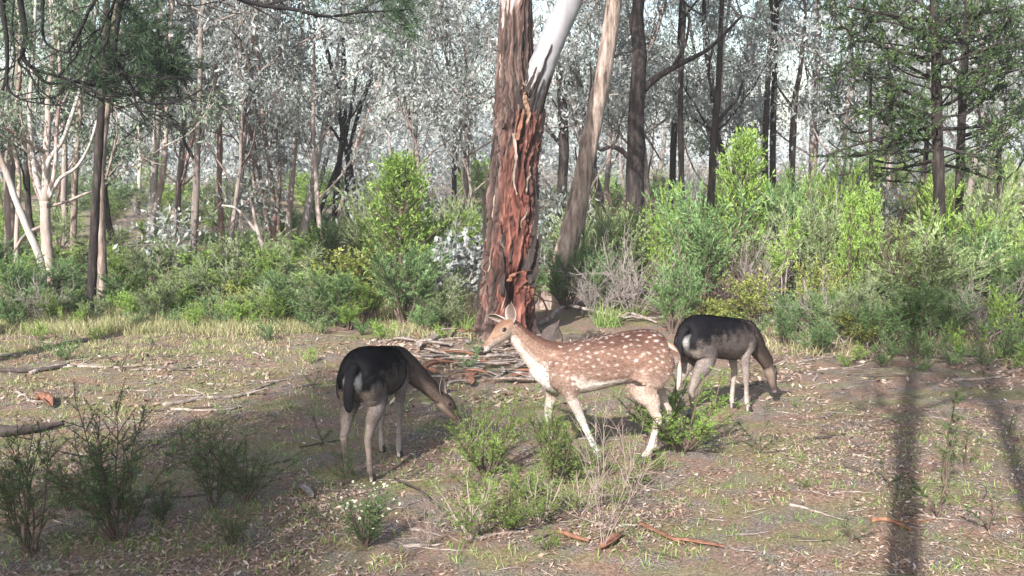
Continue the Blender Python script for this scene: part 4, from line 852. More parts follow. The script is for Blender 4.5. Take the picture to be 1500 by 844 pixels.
def deer(label, loc, rz, style, legs, neck, head, tail, s=1.0, ear_dir=((-.35, .75, .55), (-.35, -.75, .55)), seed=1, tuck=0.0):
    """neck: list of loft nodes; head: (poll point, nose direction, side vector lean)"""
    rng = np.random.default_rng(seed)
    t = thing('fallow_deer', label, 'deer', loc, rz, None, s)
    parts = [('torso', TORSO, 26)] + [('fleg', l, 16) for l in legs[:2]] + [('hleg', l, 16) for l in legs[2:]] + [('neck', neck, 22)]
    poll, fwd, upv = np.array(head[0], float), unit(head[1]), np.array(head[2], float)
    upv = unit(upv - fwd * upv.dot(fwd)); side = np.cross(upv, fwd)
    HR = [(-.055, .0, .034, .034), (-.03, .0, .050, .047), (.02, .0, .060, .053), (.065, -.003, .058, .051), (.11, -.010, .046, .039), (.155, -.017, .036, .029), (.195, -.022, .031, .026), (.222, -.025, .026, .023), (.238, -.027, .013, .014)]
    V, F, A, part = [], [], [], []; off = 0
    for pi, (nm, nd, S) in enumerate(parts):
        v, f, tt, dd = loft(nd, S); V.append(v); F.append(f + off); off += len(v); A.append(np.stack([np.full(len(v), pi), tt, dd], 1))
    hv, hf, ht, hd = loft([(x, 0, z, a, b) for x, z, a, b in HR], 22)
    hv = poll + hv[:, :1] * fwd + hv[:, 1:2] * side + hv[:, 2:] * upv
    V.append(hv); F.append(hf + off); A.append(np.stack([np.full(len(hv), 6), ht, hd], 1))
    V = np.vstack(V); F = np.vstack(F); A = np.vstack(A)
    mb = MB(); mb.add(V, F); me0 = mb.mesh('deer_raw', M['coat'])
    tmp = bpy.data.objects.new('deer_tmp', me0); col.objects.link(tmp)
    rm = tmp.modifiers.new('r', 'REMESH'); rm.mode = 'VOXEL'; rm.voxel_size = .0068
    sm = tmp.modifiers.new('s', 'SMOOTH'); sm.factor = .5; sm.iterations = 5
    me = bpy.data.meshes.new_from_object(tmp.evaluated_get(bpy.context.evaluated_depsgraph_get()))
    bpy.data.objects.remove(tmp)
    nv = len(me.vertices); co = np.empty(nv * 3, np.float32); me.vertices.foreach_get('co', co); co = co.reshape(-1, 3).astype(float)
    kd = kdtree.KDTree(len(V))
    for i, v in enumerate(V): kd.insert(v, i)
    kd.balance()
    idx = np.array([kd.find(c)[1] for c in co]); P = A[idx, 0].astype(int); tt = A[idx, 1]; dd = A[idx, 2]
    x, y, z = co[:, 0], co[:, 1], co[:, 2]
    tor = P == 0; leg = (P >= 1) & (P <= 4); nk = P == 5; hd = P == 6; fl = (P == 1) | (P == 2); hl = (P == 3) | (P == 4)
    jit = (vnoise(co * 22, seed) - .5) * .10 + (vnoise(co * np.array([60, 90, 90]), seed + 1) - .5) * .07
    hp = (co - poll) @ fwd; hu = (co - poll) @ upv; hs = np.abs((co - poll) @ side)
    rear = sst(-.40, -.46, x + .25 * np.abs(y) * 0) * sst(.10, .085, np.abs(y))      # faces backwards
    if style == 'spotted':
        C = np.tile(np.array([.165, .098, .074]), (nv, 1))
        C = lerp(C, (.088, .044, .033), sst(.71, .845, z + jit * .3) * (tor | hl | fl))                    # richer back
        C = lerp(C, (.24, .165, .135), sst(.66, .56, z + jit) * (tor | leg) * .7)
        C = lerp(C, (.46, .39, .35), sst(.575, .525, z + jit * .5 - .10 * (x + .1)) * tor)                # belly
        C = lerp(C, (.40, .345, .31), sst(.50, .42, z + jit) * leg * .85)
        C = lerp(C, (.50, .475, .455), sst(.34, .27, z + jit * .5) * leg)
        C = lerp(C, (.36, .27, .22), sst(.62, .50, z + jit) * hl * .6)
        thr = np.where(nk, sst(-.1, -.6, dd + jit * 2), 0); C = lerp(C, (.20, .125, .095), nk * 1.0); C = lerp(C, (.10, .052, .038), nk * sst(.4, .85, dd)); C = lerp(C, (.46, .39, .35), thr)
        C = lerp(C, (.50, .45, .42), tor * sst(.32, .42, x - .2 * (z - .68)) * sst(.74, .64, z + jit))            # chest
        zl = .545 + .10 * (-x) ; C = lerp(C, (.60, .54, .50), np.exp(-((z - zl) / .011) ** 2) * sst(.22, .1, x) * sst(-.30, -.2, x) * tor)   # white line on the lower flank
        C = lerp(C, (.52, .48, .45), rear * .5 * sst(.50, .56, z) * sst(.72, .66, z)); C = lerp(C, (.10, .05, .035), np.exp(-((np.abs(y) - .085) / .012) ** 2) * sst(-.39, -.43, x) * sst(.56, .62, z) * .7)
        # spots in loose rows
        ok = np.where((tor | hl | fl) & (z > .60) & (z < .845) & (x < .34) & (x > -.44))[0]
        cand = ok[rng.permutation(len(ok))]; pts = []; gap = {}
        for c in cand[:9000]:
            p = co[c]
            gp_ = rng.uniform(.026, .052)
            if len(pts) < 210 and all((p[0] - q[0]) ** 2 / 1.5 + (p[1] - q[1]) ** 2 + (p[2] - q[2]) ** 2 > gp_ ** 2 for q in pts): pts.append(p)
        for p in pts:
            w = rng.uniform(.0035, .0078) * (1.25 if p[0] < -.2 else 1.0); es = rng.uniform(1.0, 2.1); sl = rng.normal(0, .25)
            dx = (co - p); el = (dx[:, 0] / es) ** 2 + dx[:, 1] ** 2 + (dx[:, 2] - sl * dx[:, 0]) ** 2
            m = np.where(el < (2 * w) ** 2)[0]; f = sst(1.75 * w, .3 * w, np.sqrt(el[m])) * rng.uniform(.45, .95)
            C[m] = C[m] * (1 - f[:, None]) + np.array([.50, .43, .385]) * f[:, None]
        for q in np.arange(-.42, .32, .036):            # the row along the spine
            for sd in (-.03, .03):
                dx = co - np.array([q + rng.normal(0, .004), sd, 0]); m = np.where((dx[:, 0] / 1.7) ** 2 + dx[:, 1] ** 2 < .006 ** 2)[0]; m = m[(z[m] > .80)]
                C[m] = C[m] * .35 + np.array([.50, .43, .385]) * .65
        # head
        C = lerp(C, (.235, .15, .105), hd * 1.0); C = lerp(C, (.175, .095, .062), hd * sst(.026, .046, hu) * sst(.18, .05, hp)); C = lerp(C, (.33, .26, .215), hd * sst(.01, -.02, hu + jit * .15)); C = lerp(C, (.46, .40, .36), hd * sst(-.03, -.05, hu))
        C = lerp(C, (.40, .34, .30), hd * np.exp(-((hp - .06) / .032) ** 2 - ((hu - .016) / .026) ** 2) * .2)
        C = lerp(C, (.50, .45, .42), hd * sst(.19, .215, hp) * sst(.0, -.03, hu)); C = lerp(C, (.14, .085, .06), hd * sst(.15, .22, hp) * sst(-.02, .01, hu) * .6)
        ear_o, ear_i, ear_r = (.20, .14, .105), (.23, .17, .15), (.46, .41, .38)
        tail_t, tail_u = (.30, .19, .13), (.46, .39, .34)
    else:
        C = np.tile(np.array([.15, .122, .112]), (nv, 1))
        C = lerp(C, (.06, .048, .046), sst(.61, .72, z + jit + .03 * sst(-.1, .25, x)) * (tor | leg))
        C = lerp(C, (.0065, .006, .008), sst(.64, .775, z + jit * 1.1 + (vnoise(co * np.array([14, 40, 55]), 3) - .5) * .06 + .02 * sst(.0, -.35, x) - .05 * sst(.05, .3, x)) * (tor | hl | fl))
        C = lerp(C, (.205, .17, .155), sst(.60, .53, z + jit) * (tor | leg) * .8)
        C = lerp(C, (.30, .255, .225), sst(.53, .495, z + jit * .5) * tor)
        C = lerp(C, (.22, .18, .155), sst(.44, .34, z + jit) * leg * .8); C = lerp(C, (.33, .29, .265), sst(.22, .12, z + jit) * leg)
        C = lerp(C, (.35, .30, .27), leg * sst(.02, -.02, np.abs(y) - .085) * sst(.52, .40, z) * .6)
        C = lerp(C, (.125, .095, .082), tor * np.exp(-((x - .12) / .09) ** 2 - ((z - .65) / .055) ** 2) * .8)
        C = lerp(C, (.052, .037, .031), nk * 1.0); C = lerp(C, (.022, .018, .018), nk * sst(.45, .85, dd + jit)); C = lerp(C, (.12, .09, .075), nk * sst(-.3, -.8, dd))
        ay = np.abs(y); bk = sst(-.385, -.425, x)
        C = lerp(C, (.19, .155, .135), bk * sst(.66, .60, z))
        C = lerp(C, (.010, .009, .011), bk * sst(.60, .64, z) * sst(.125, .105, ay))
        C = lerp(C, (.40, .385, .375), sst(-.40, -.43, x) * np.clip(1.25 - ((ay - .050 + 2.2 * (z - .672) ** 2) / .019) ** 2 - ((z - .668) / .066) ** 2, 0, 1) * (.75 + 2 * jit))
        C = lerp(C, (.45, .41, .38), hl * sst(-.345, -.375, x) * sst(.055, .03, ay) * sst(.36, .46, z) * sst(.60, .56, z) * .9)
        C = lerp(C, (.062, .044, .036), hd * 1.0); C = lerp(C, (.04, .028, .025), hd * sst(.028, .048, hu)); C = lerp(C, (.21, .16, .13), hd * sst(-.005, -.03, hu) * sst(.2, .1, hp))
        C = lerp(C, (.25, .19, .155), hd * np.exp(-((hp - .05) / .03) ** 2 - ((hu - .018) / .022) ** 2) * .4); C = lerp(C, (.22, .18, .22), hd * sst(.195, .215, hp) * sst(-.01, -.035, hu)); C = lerp(C, (.07, .05, .042), hd * sst(.13, .2, hp) * sst(-.02, .0, hu))
        ear_o, ear_i, ear_r = (.075, .055, .046), (.19, .145, .12), (.36, .30, .26)
        tail_t, tail_u = (.010, .009, .011), (.55, .52, .50)
    # ears and tail are grown on as further faces of the same body mesh
    EV, EF, EC = [], [], []
    def ear(d, sgn):
        d = unit(fwd * d[0] + side * d[1] + upv * d[2]); root = poll + fwd * -.012 + side * sgn * .034 + upv * .036
        face = unit(fwd * .9 + side * sgn * .35 - d * .1); face = unit(face - d * face.dot(d)); sx = np.cross(d, face)
        n, m = 12, 9; L = .158; Vv = np.zeros((2, n, m, 3)); Cc = np.zeros((2, n, m, 3))
        for i in range(n):
            u = i / (n - 1); w = .041 * math.sin(math.pi * (u * .90 + .12)) ** .75 * (1 if u < .5 else (1 - ((u - .5) / .5) ** 2.6 * .75))
            for j in range(m):
                v = j / (m - 1) * 2 - 1; cup = (1 - v * v) * .024 * (1 - u * .7)
                p = root + d * (u * L - .012) + sx * (v * w) - face * (cup - .010 * u * u)
                Vv[0, i, j] = p + face * .0022; Vv[1, i, j] = p - face * .0022
                rim = min(1, max(0, (abs(v) - .55) / .35)); Cc[0, i, j] = np.array(ear_i) * (1 - rim) + np.array(ear_r) * rim; Cc[1, i, j] = np.array(ear_o) * (1 - .5 * (abs(v) > .85)) + np.array(ear_r) * .5 * (abs(v) > .85)
        return Vv.reshape(-1, 3), Cc.reshape(-1, 3), n, m
    off = nv
    for dvec, sg in ((ear_dir[0], 1), (ear_dir[1], -1)):
        ev, ec, n, m = ear(dvec, sg); EV.append(ev); EC.append(ec)
        for k in range(2):
            for i in range(n - 1):
                for j in range(m - 1):
                    q = [off + k * n * m + a for a in (i * m + j, i * m + j + 1, (i + 1) * m + j + 1, (i + 1) * m + j)]; EF.append(q if k == 0 else q[::-1])
        e = [i * m for i in range(n)] + [(n - 1) * m + j for j in range(1, m)] + [i * m + m - 1 for i in range(n - 2, -1, -1)]
        for a, b2 in zip(e[:-1], e[1:]): EF.append([off + a, off + b2, off + n * m + b2, off + n * m + a])
        off += len(ev)
    tv, tf, ttt, tdd = loft(tail, 14); EV.append(tv); EF += [list(q) for q in (tf + off)]
    tn = (tv - tv.mean(0)); EC.append(np.where((tdd[:, None] < .6) if style != 'spotted' else (tdd[:, None] < .0), np.array(tail_t), np.array(tail_u)))
    # one mesh
    lp = np.empty(len(me.loops), np.int32); me.loops.foreach_get('vertex_index', lp); ls = np.empty(len(me.polygons), np.int32); lt = np.empty(len(me.polygons), np.int32)
    me.polygons.foreach_get('loop_start', ls); me.polygons.foreach_get('loop_total', lt)
    BF = np.stack([lp[ls], lp[ls + 1], lp[ls + 2], lp[np.where(lt == 4, ls + 3, ls + 2)]], 1)
    EF = np.array([q if len(q) == 4 else q + [q[-1]] for q in EF])
    fin = MB(); fin.add(np.vstack([co] + EV), np.vstack([BF, EF])); mesh = fin.mesh('deer_body', M['coat'])
    cols = np.clip(np.vstack([C] + EC), 0, 1); ca = mesh.attributes.new('coat', 'FLOAT_COLOR', 'POINT'); ca.data.foreach_set('color', np.hstack([cols, np.ones((len(cols), 1))]).astype(np.float32).ravel())
    body = link('body', mesh, t)
    # short coat hairs lying along the body
    nrm = np.empty(nv * 3, np.float32); me.vertices.foreach_get('normal', nrm); nrm = nrm.reshape(-1, 3).astype(float)
    flow = np.tile(np.array([-1.0, 0, -.35]), (nv, 1)); flow[leg & (z < .55)] = [-.25, 0, -1]; nb_ = unit(np.array(neck[1][:3]) - np.array(neck[-2][:3])); flow[nk] = nb_; flow[hd] = -fwd
    flow += rng.normal(0, .28, flow.shape); flow -= nrm * (flow * nrm).sum(1)[:, None]; flow /= np.linalg.norm(flow, axis=1)[:, None] + 1e-9
    hl_ = np.where(hd, .007, np.where(leg & (z < .4), .008, .016)) * rng.uniform(.6, 1.3, nv); sd_ = np.cross(nrm, flow); wd_ = np.where(hd | (leg & (z < .4)), .0022, .0032)
    tip = co + (flow * .93 + nrm * rng.uniform(.12, .42, nv)[:, None]) * hl_[:, None]; rt = co - nrm * .001
    HV = np.stack([rt - sd_ * wd_[:, None], rt + sd_ * wd_[:, None], tip], 1).reshape(-1, 3); hi_ = np.arange(nv) * 3
    fb_ = MB(); fb_.add(HV, np.stack([hi_, hi_ + 1, hi_ + 2, hi_ + 2], 1)); fme = fb_.mesh('deer_fur', M['coat'], False)
    hc = np.repeat(np.clip(C * rng.uniform(.62, 1.4, nv)[:, None], 0, 1), 3, 0); fa = fme.attributes.new('coat', 'FLOAT_COLOR', 'POINT'); fa.data.foreach_set('color', np.hstack([hc, np.ones((len(hc), 1))]).astype(np.float32).ravel())
    fur = link('fur', fme, t); fur['kind'] = 'stuff'; bpy.data.meshes.remove(me)
    def blob(name, c, r3, mat, ax=None):
        b = MB(); th = np.linspace(0, 2 * np.pi, 14, endpoint=False); ph = np.linspace(0, np.pi, 9)
        pts = np.array([[math.sin(p) * math.cos(q), math.sin(p) * math.sin(q), math.cos(p)] for p in ph for q in th]) * np.array(r3)
        if ax is not None: pts = pts[:, :1] * ax[0] + pts[:, 1:2] * ax[1] + pts[:, 2:] * ax[2]
        i = np.arange(8)[:, None] * 14; j = np.arange(14)[None]; k = (j + 1) % 14
        b.add(pts + c, np.stack([i + j, i + k, i + 14 + k, i + 14 + j], -1).reshape(-1, 4)); return link(name, b.mesh(name, mat), t)
    fr = (fwd, side, upv)
    for sg in (1, -1): blob('eye', poll + fwd * .058 + side * sg * .0435 + upv * .018, (.0185, .0105, .0145), M['eye'], fr)
    blob('nose', poll + fwd * .231 + upv * -.016, (.0125, .0165, .0125), M['nose'], fr)
    for l in legs:
        hx, hy = l[-1][0], l[-1][1]
        h = MB()
        for sg in (-1, 1):      # two claws
            ring = []
            for zz, a, b, dx in ((.055, .020, .010, -.006), (.03, .026, .0125, .004), (.0, .031, .014, .012)):
                th = np.linspace(0, 2 * np.pi, 10, endpoint=False); ring.append(np.stack([hx + dx + a * np.cos(th) * np.where(np.cos(th) > 0, 1.15, .9), hy + sg * .0115 + b * np.sin(th), np.full(10, zz)], 1))
            i = np.arange(2)[:, None] * 10; j = np.arange(10)[None]; k = (j + 1) % 10
            vv = np.vstack(ring + [np.array([[hx + .01, hy + sg * .0115, -.004]])]); ff = np.stack([i + j, i + k, i + 10 + k, i + 10 + j], -1).reshape(-1, 4)
            j = np.arange(10); ff = np.vstack([ff, np.stack([20 + j, 20 + (j + 1) % 10, np.full(10, 30), np.full(10, 30)], 1)]); h.add(vv, ff)
        link('hoof', h.mesh('hoof', M['hoof']), t)
    return t
def nodes_tail(x, ln, w, swing=0.0):
    return [(x + .03, 0, .775, w * .8, w * 1.0), (x - .015, 0, .745, w * .9, w * 1.15), (x - .045, swing * .3, .69, w * .85, w * 1.25), (x - .058, swing * .7, .69 - ln * .45, w * .8, w * 1.3), (x - .052, swing, .69 - ln * .85, w * .6, w), (x - .045, swing, .69 - ln, w * .2, w * .35)]

# spotted doe: walks towards the left of the clearing, head up and turned a little to the camera
p = (G(872, 684) + G(905, 676)) / 2
D0 = G(878, 679)
deer('spotted chestnut deer standing alert with head raised behind the dead twigs', onground(D0, -.004), R(180 + 4), 'spotted',
     [fleg(1, .22, .14, .035, .03), fleg(-1, .29, .33, .31, .33), hleg(1, -.25, -.365, -.315, -.27), hleg(-1, -.31, -.47, -.40, -.35)],
     [(.20, 0, .645, .125, .09), (.315, 0, .670, .130, .088), (.40, 0, .715, .110, .074), (.475, .005, .780, .084, .061), (.535, .012, .842, .068, .053), (.585, .02, .893, .059, .049), (.612, .025, .912, .04, .04)],
     ((.602, .026, .900), (.78, .50, -.46), (.35, .1, 1)), nodes_tail(-.46, .22, .020, .02), 1.05, ((-.35, .42, 1.0), (.15, -1.0, .40)), 3)
# dark doe seen from behind on the left
D1 = G(528, 702) + np.array([.08, .36, 0])
deer('black backed deer grazing with its white rump and black tail turned this way', onground(D1, -.004), R(90 - 13), 'dark',
     [fleg(1, .25, .27, .26, .27), fleg(-1, .22, .20, .165, .175), hleg(1, -.24, -.41, -.36, -.32), hleg(-1, -.27, -.44, -.42, -.385)],
     [(.20, 0, .635, .125, .09), (.33, -.025, .645, .125, .088), (.395, -.095, .59, .102, .074), (.435, -.165, .51, .084, .062), (.46, -.235, .44, .068, .055), (.475, -.295, .375, .058, .049), (.48, -.315, .355, .04, .04)],
     ((.477, -.305, .365), (.2, -.66, -.72), (.3, -.6, .75)), nodes_tail(-.46, .20, .028, .01), 1.0, ((.45, .65, .6), (-.85, -.25, .55)), 5)
# dark doe grazing on the right
D2 = G(1052, 612)
deer('brown black deer grazing to the right with its nose on the red soil', onground(D2, -.004), R(90 - 49), 'dark',
     [fleg(1, .27, .31, .285, .30), fleg(-1, .23, .25, .27, .30), hleg(1, -.25, -.40, -.33, -.29), hleg(-1, -.30, -.46, -.43, -.39)],
     [(.20, 0, .635, .125, .09), (.335, 0, .645, .12, .085), (.43, -.01, .58, .097, .068), (.50, -.025, .49, .078, .056), (.565, -.04, .41, .064, .05), (.61, -.05, .35, .055, .047), (.625, -.055, .325, .04, .04)],
     ((.615, -.05, .335), (.36, -.12, -.92), (.93, -.1, .36)), nodes_tail(-.46, .19, .026, .0), .99, ((-.95, .6, .15), (-.45, -1.0, .05)), 7)

# ------------------------------------------------------------------ foreground plants
PROTO['fine'] = [brush_proto(201, M['fore_leaf'], M['brown_twig'], 13, 30, tw=.16, per=20, Ln=.026, Wn=.0048, flare=.8, bare=.22, spread=.6, upl=.6, sr=.007), brush_proto(202, M['fore_leaf'], M['brown_twig'], 10, 28, tw=.17, per=20, Ln=.026, Wn=.0048, flare=.6, bare=.2, spread=.6, upl=.6, sr=.007)]
PROTO['finelime'] = [brush_proto(203, M['fore_lime'], M['brown_twig'], 10, 26, tw=.18, per=24, Ln=.032, Wn=.0065, flare=1.0, bare=.2, spread=.5, upl=.7), brush_proto(204, M['fore_lime'], M['dead_twig'], 9, 20, tw=.20, per=18, Ln=.034, Wn=.007, flare=.9, bare=.2, spread=.7, upl=.5)]
PROTO['bushy'] = [brush_proto(205, M['shrub_leaf'], M['brown_twig'], 10, 26, tw=.22, per=26, Ln=.034, Wn=.006, flare=.8, bare=.15, spread=.5, upl=.7), brush_proto(206, M['fore_lime'], M['brown_twig'], 12, 26, tw=.2, per=20, Ln=.032, Wn=.0055, flare=.8, bare=.2, spread=.45, upl=.8)]
PROTO['wisp'] = [brush_proto(207, M['fore_leaf'], M['brown_twig'], 2, 16, tw=.12, per=20, Ln=.035, Wn=.007, flare=.12, bare=.3, spread=.6, upl=.5)]
PROTO['limeherb'] = [brush_proto(208, M['fore_lime'], M['brown_twig'], 6, 10, tw=.22, per=14, Ln=.06, Wn=.014, flare=1.2, bare=.1, spread=.7, upl=.5)]
PROTO['dead'] = [(twig_proto(209, M['dead_twig'], 6, 11, .75, .0042, .13),), (twig_proto(210, M['dead_twig'], 4, 6, 1.1, .0045, .12),)]
SH.update({'fine': ('shrub', 'dark thinly leaved shrub in the shaded foreground', 'dark foreground shrubs'), 'finelime': ('shrub', 'yellow green wispy shrub in the clearing', 'yellow green foreground shrubs'),
           'bushy': ('shrub', 'dense fine leaved green bush in the clearing', 'green foreground bushes'), 'wisp': ('seedling', 'single thin stemmed seedling on open soil', 'open ground seedlings'),
           'limeherb': ('leafy_herb', 'lime green leafy herb low on the soil', 'lime herbs'), 'dead': ('dead_shrub', 'bare pale twiggy dead shrub', 'dead foreground shrubs')})
shrub('fine', 172, 785, .92, .98, 'dark branching shrub, tallest of those in the shaded foreground', 0, 1.0)
shrub('fine', 45, 805, .78, .75, 'thin dark shrub beside the tallest shaded shrub', 1)
shrub('fine', 312, 745, .62, .66, 'low dark shrub right of the tallest shaded shrub', 1)
shrub('fine', 362, 735, .50, .60, 'smallest dark shrub of the shaded foreground row', 0)
shrub('fine', 10, 745, .40, .45); shrub('fine', 100, 745, .32, .35); shrub('fine', 235, 760, .30, .36); shrub('fine', 340, 800, .32, .36)
shrub('fine', 505, 712, .30, .36, 'low dark plant under the hind legs of the black backed deer', 1)
fl = shrub('bushy', 535, 800, .38, .44, 'small bush dotted with white flowers in front of the black backed deer', 0)
fm = MB(); rng = np.random.default_rng(31)
for _ in range(62):
    a = rng.uniform(0, 6.28); rr = rng.uniform(.05, .5); c = np.array([math.cos(a) * rr, math.sin(a) * rr, rng.uniform(.55, 1.0) - .25 * rr])
    ring = np.array([[math.cos(q) * .027 * (1 if i % 2 else .5), math.sin(q) * .027 * (1 if i % 2 else .5), rng.normal(0, .004)] for i, q in enumerate(np.linspace(0, 6.28, 10, endpoint=False))])
    tl = Matrix.Rotation(rng.uniform(-.9, .9), 3, 'X') @ Matrix.Rotation(rng.uniform(-.9, .9), 3, 'Y'); ring = ring @ np.array(tl).T
    fm.add(np.vstack([ring + c, c + [0, 0, .008]]), [[i, (i + 1) % 10, 10, 10] for i in range(10)], rng.random())
o = link('flowers', fm.mesh('flowers', M['petal'], False), fl); o['kind'] = 'stuff'
shrub('bushy', 812, 714, .64, .56, 'fine green bush hiding the forelegs of the spotted deer', 1)
shrub('finelime', 840, 705, .42, .46, 'yellow green shrub tucked against the bush before the spotted deer', 0)
shrub('finelime', 712, 700, .62, .58, 'yellow green shrub touched by the muzzle of the black backed deer', 0)
shrub('finelime', 690, 790, .42, .52, 'sprawling yellow green shrub beneath the muzzle of the grazing deer', 1)
shrub('finelime', 745, 780, .35, .44); shrub('finelime', 790, 765, .32, .46); shrub('finelime', 850, 755, .30, .40); shrub('finelime', 690, 655, .40, .36); shrub('finelime', 770, 735, .3, .36)
shrub('dead', 882, 806, .86, .55, 'bare pale dead shrub standing before the belly of the spotted deer', 0)
shrub('dead', 925, 730, .55, .62, 'bare twigs spreading right from the dead shrub', 1)
shrub('dead', 700, 690, .34, .5); shrub('dead', 625, 805, .3, .35)
shrub('finelime', 1000, 668, .62, .86, 'full airy green bush at the heels of the spotted deer', 0)
shrub('finelime', 965, 650, .50, .5, 'lime flushed shrub behind the full green bush', 0)
shrub('limeherb', 925, 715, .26, .34, 'lime leafed herb at the hind hooves of the spotted deer')
shrub('limeherb', 955, 695, .2, .28); shrub('limeherb', 905, 745, .2, .26); shrub('limeherb', 705, 740, .18, .28); shrub('limeherb', 800, 810, .16, .24); shrub('limeherb', 690, 720, .18, .24)
shrub('wisp', 1385, 712, .72, .75, 'tall thin seedling rising from the trunk shadow')
shrub('wisp', 1112, 672, .40, .5, 'thin seedling by the front hoof of the deer on red soil')
shrub('wisp', 1375, 765, .42, .6, 'short seedling at the foot of the tall thin one')
shrub('wisp', 1415, 690, .34, .5); shrub('wisp', 1450, 780, .28, .5); shrub('wisp', 1300, 720, .2, .4); shrub('wisp', 180, 545, .3, .5); shrub('wisp', 57, 525, .25, .4); shrub('wisp', 470, 650, .26, .45); shrub('wisp', 290, 690, .3, .5); shrub('wisp', 560, 560, .2, .4); shrub('wisp', 915, 560, .2, .4)
shrub('wisp', 460, 570, .2, .4); shrub('wisp', 1480, 640, .2, .4); shrub('wisp', 1245, 800, .18, .4); shrub('limeherb', 1165, 600, .07, .16); shrub('limeherb', 1180, 720, .1, .16)

# ------------------------------------------------------------------ grass, tussocks, litter
def blades(mb, rng, x, y, n, h, spread, lean=.5, w=.006):
    N = len(x) * n; bx = np.repeat(x, n) + rng.normal(0, spread, N); by = np.repeat(y, n) + rng.normal(0, spread, N)
    P = np.stack([bx, by, hgt(bx, by) - .004], 1); H = np.repeat(np.ones(len(x)) * h, n) * rng.uniform(.5, 1.2, N)
    D = np.stack([rng.normal(0, lean, N), rng.normal(0, lean, N), np.ones(N)], 1); D /= np.linalg.norm(D, axis=1)[:, None]
    S = np.stack([-D[:, 1] + rng.normal(0, .6, N), D[:, 0] + rng.normal(0, .6, N) + .3, np.zeros(N)], 1); S /= np.linalg.norm(S, axis=1)[:, None]
    mid = P + D * (H * .55)[:, None]; tip = P + D * H[:, None] + np.stack([D[:, 0], D[:, 1], -np.abs(D[:, 0]) * .6 - .1], 1) * (H * .35)[:, None]
    ww = (w * rng.uniform(.6, 1.3, N))[:, None]
    V = np.stack([P - S * ww * .5, P + S * ww * .5, mid + S * ww * .4, mid - S * ww * .4, tip], 1).reshape(-1, 3)
    i = np.arange(N) * 5; F = np.vstack([np.stack([i, i + 1, i + 2, i + 3], 1), np.stack([i + 3, i + 2, i + 4, i + 4], 1)])
    mb.add(V, F, np.repeat(np.clip(rng.beta(2, 2, N) + np.repeat(rng.normal(0, .15, len(x)), n), 0, 1), 5))
def scatter(rng, n, box):
    """points spread evenly over a patch of the photograph's ground, in world units"""
    x0, y0, x1, y1 = box; pts = []
    c = np.array([G(x0, y0), G(x1, y0), G(x1, y1), G(x0, y1)]); 
    while len(pts) < n:
        yy = rng.uniform(c[2][1], c[0][1]); f = (yy - c[2][1]) / (c[0][1] - c[2][1] + 1e-9)
        xa = c[3][0] * (1 - f) + c[0][0] * f; xb = c[2][0] * (1 - f) + c[1][0] * f
        wmax = max(c[1][0] - c[0][0], c[2][0] - c[3][0])
        if rng.random() < (xb - xa) / wmax: pts.append((rng.uniform(xa, xb), yy))
    a = np.array(pts); return a[:, 0], a[:, 1]
rng = np.random.default_rng(55)
gb = MB()
for box, n, k, h, sp in [((-60, 462, 470, 492), 1500, 12, .16, .05), ((-60, 440, 700, 470), 1100, 10, .22, .06), ((-60, 490, 430, 520), 420, 10, .06, .04), ((1000, 478, 1560, 525), 350, 9, .16, .05), ((560, 475, 700, 500), 160, 9, .12, .05), ((-60, 520, 480, 600), 260, 9, .05, .05)]:
    x, y = scatter(rng, n, box); blades(gb, rng, x, y, k, h, sp, .45)
tag(link('dry_grass', gb.mesh('dry_grass', M['dry_grass'], False)), 'straw coloured dry grass along the edge of the clearing', 'grass', kind='stuff')
gb = MB()
for box, n, k, h, sp in [((-60, 440, 520, 480), 420, 10, .2, .05), ((-60, 500, 480, 640), 420, 10, .05, .04), ((960, 640, 1560, 840), 300, 9, .05, .035), ((420, 560, 1000, 840), 420, 10, .06, .04), ((-60, 640, 440, 840), 330, 10, .06, .04), ((1000, 600, 1560, 650), 60, 8, .04, .03)]:
    x, y = scatter(rng, n, box); blades(gb, rng, x, y, k, h, sp, .55, .005)
tag(link('green_grass', gb.mesh('green_grass', M['green_grass'], False)), 'sparse short green grass tufts over the clearing', 'grass', kind='stuff')
def tussock(px, py, n, h, label, sp=.07):
    p = G(px, py); b = MB(); rng = np.random.default_rng(int(px)); t = thing('grass_tussock', label, 'grass', onground(p)); g0 = np.array(t.location)
    blades(b, rng, np.full(n // 10, p[0]), np.full(n // 10, p[1]), 10, h, sp, .5, .009); V = [v - g0 for v in b.V]; b.V = V
    o = link('blades', b.mesh('blades', M['green_grass'], False), t); o['kind'] = 'stuff'
tussock(888, 482, 160, .34, 'green grass tussock behind the back of the spotted deer')
tussock(690, 484, 140, .32, 'green grass tussock against the left foot of the forked gum')
tussock(930, 470, 90, .3, 'smaller grass tussock beneath the bare grey bush')
tussock(560, 492, 80, .22, 'low grass tussock under the blue green feathery shrub')
def flat_leaves(mb, rng, x, y, L, Wd, tilt=.35, lift=.006):
    n = len(x); a = rng.uniform(0, 6.28, n); D = np.stack([np.cos(a), np.sin(a), rng.normal(0, tilt, n)], 1); D /= np.linalg.norm(D, axis=1)[:, None]
    S = np.stack([-np.sin(a), np.cos(a), rng.normal(0, tilt * 1.2, n)], 1); N = np.cross(D, S)
    c = np.stack([x, y, hgt(x, y) + lift + np.abs(D[:, 2]) * L * .4], 1); L = L[:, None]; Wd = Wd[:, None]; cu = rng.uniform(-.15, .3, n)[:, None]
    V = np.stack([c - D * L * .5, c + S * Wd * .5 - N * L * cu * .4, c + D * L * .5, c - S * Wd * .5 - N * L * cu * .4], 1).reshape(-1, 3)
    mb.add(V, (np.arange(n) * 4)[:, None] + np.array([0, 1, 2, 3])[None], np.repeat(np.clip(rng.beta(1.6, 1.8, n), 0, 1), 4))
lb = MB()
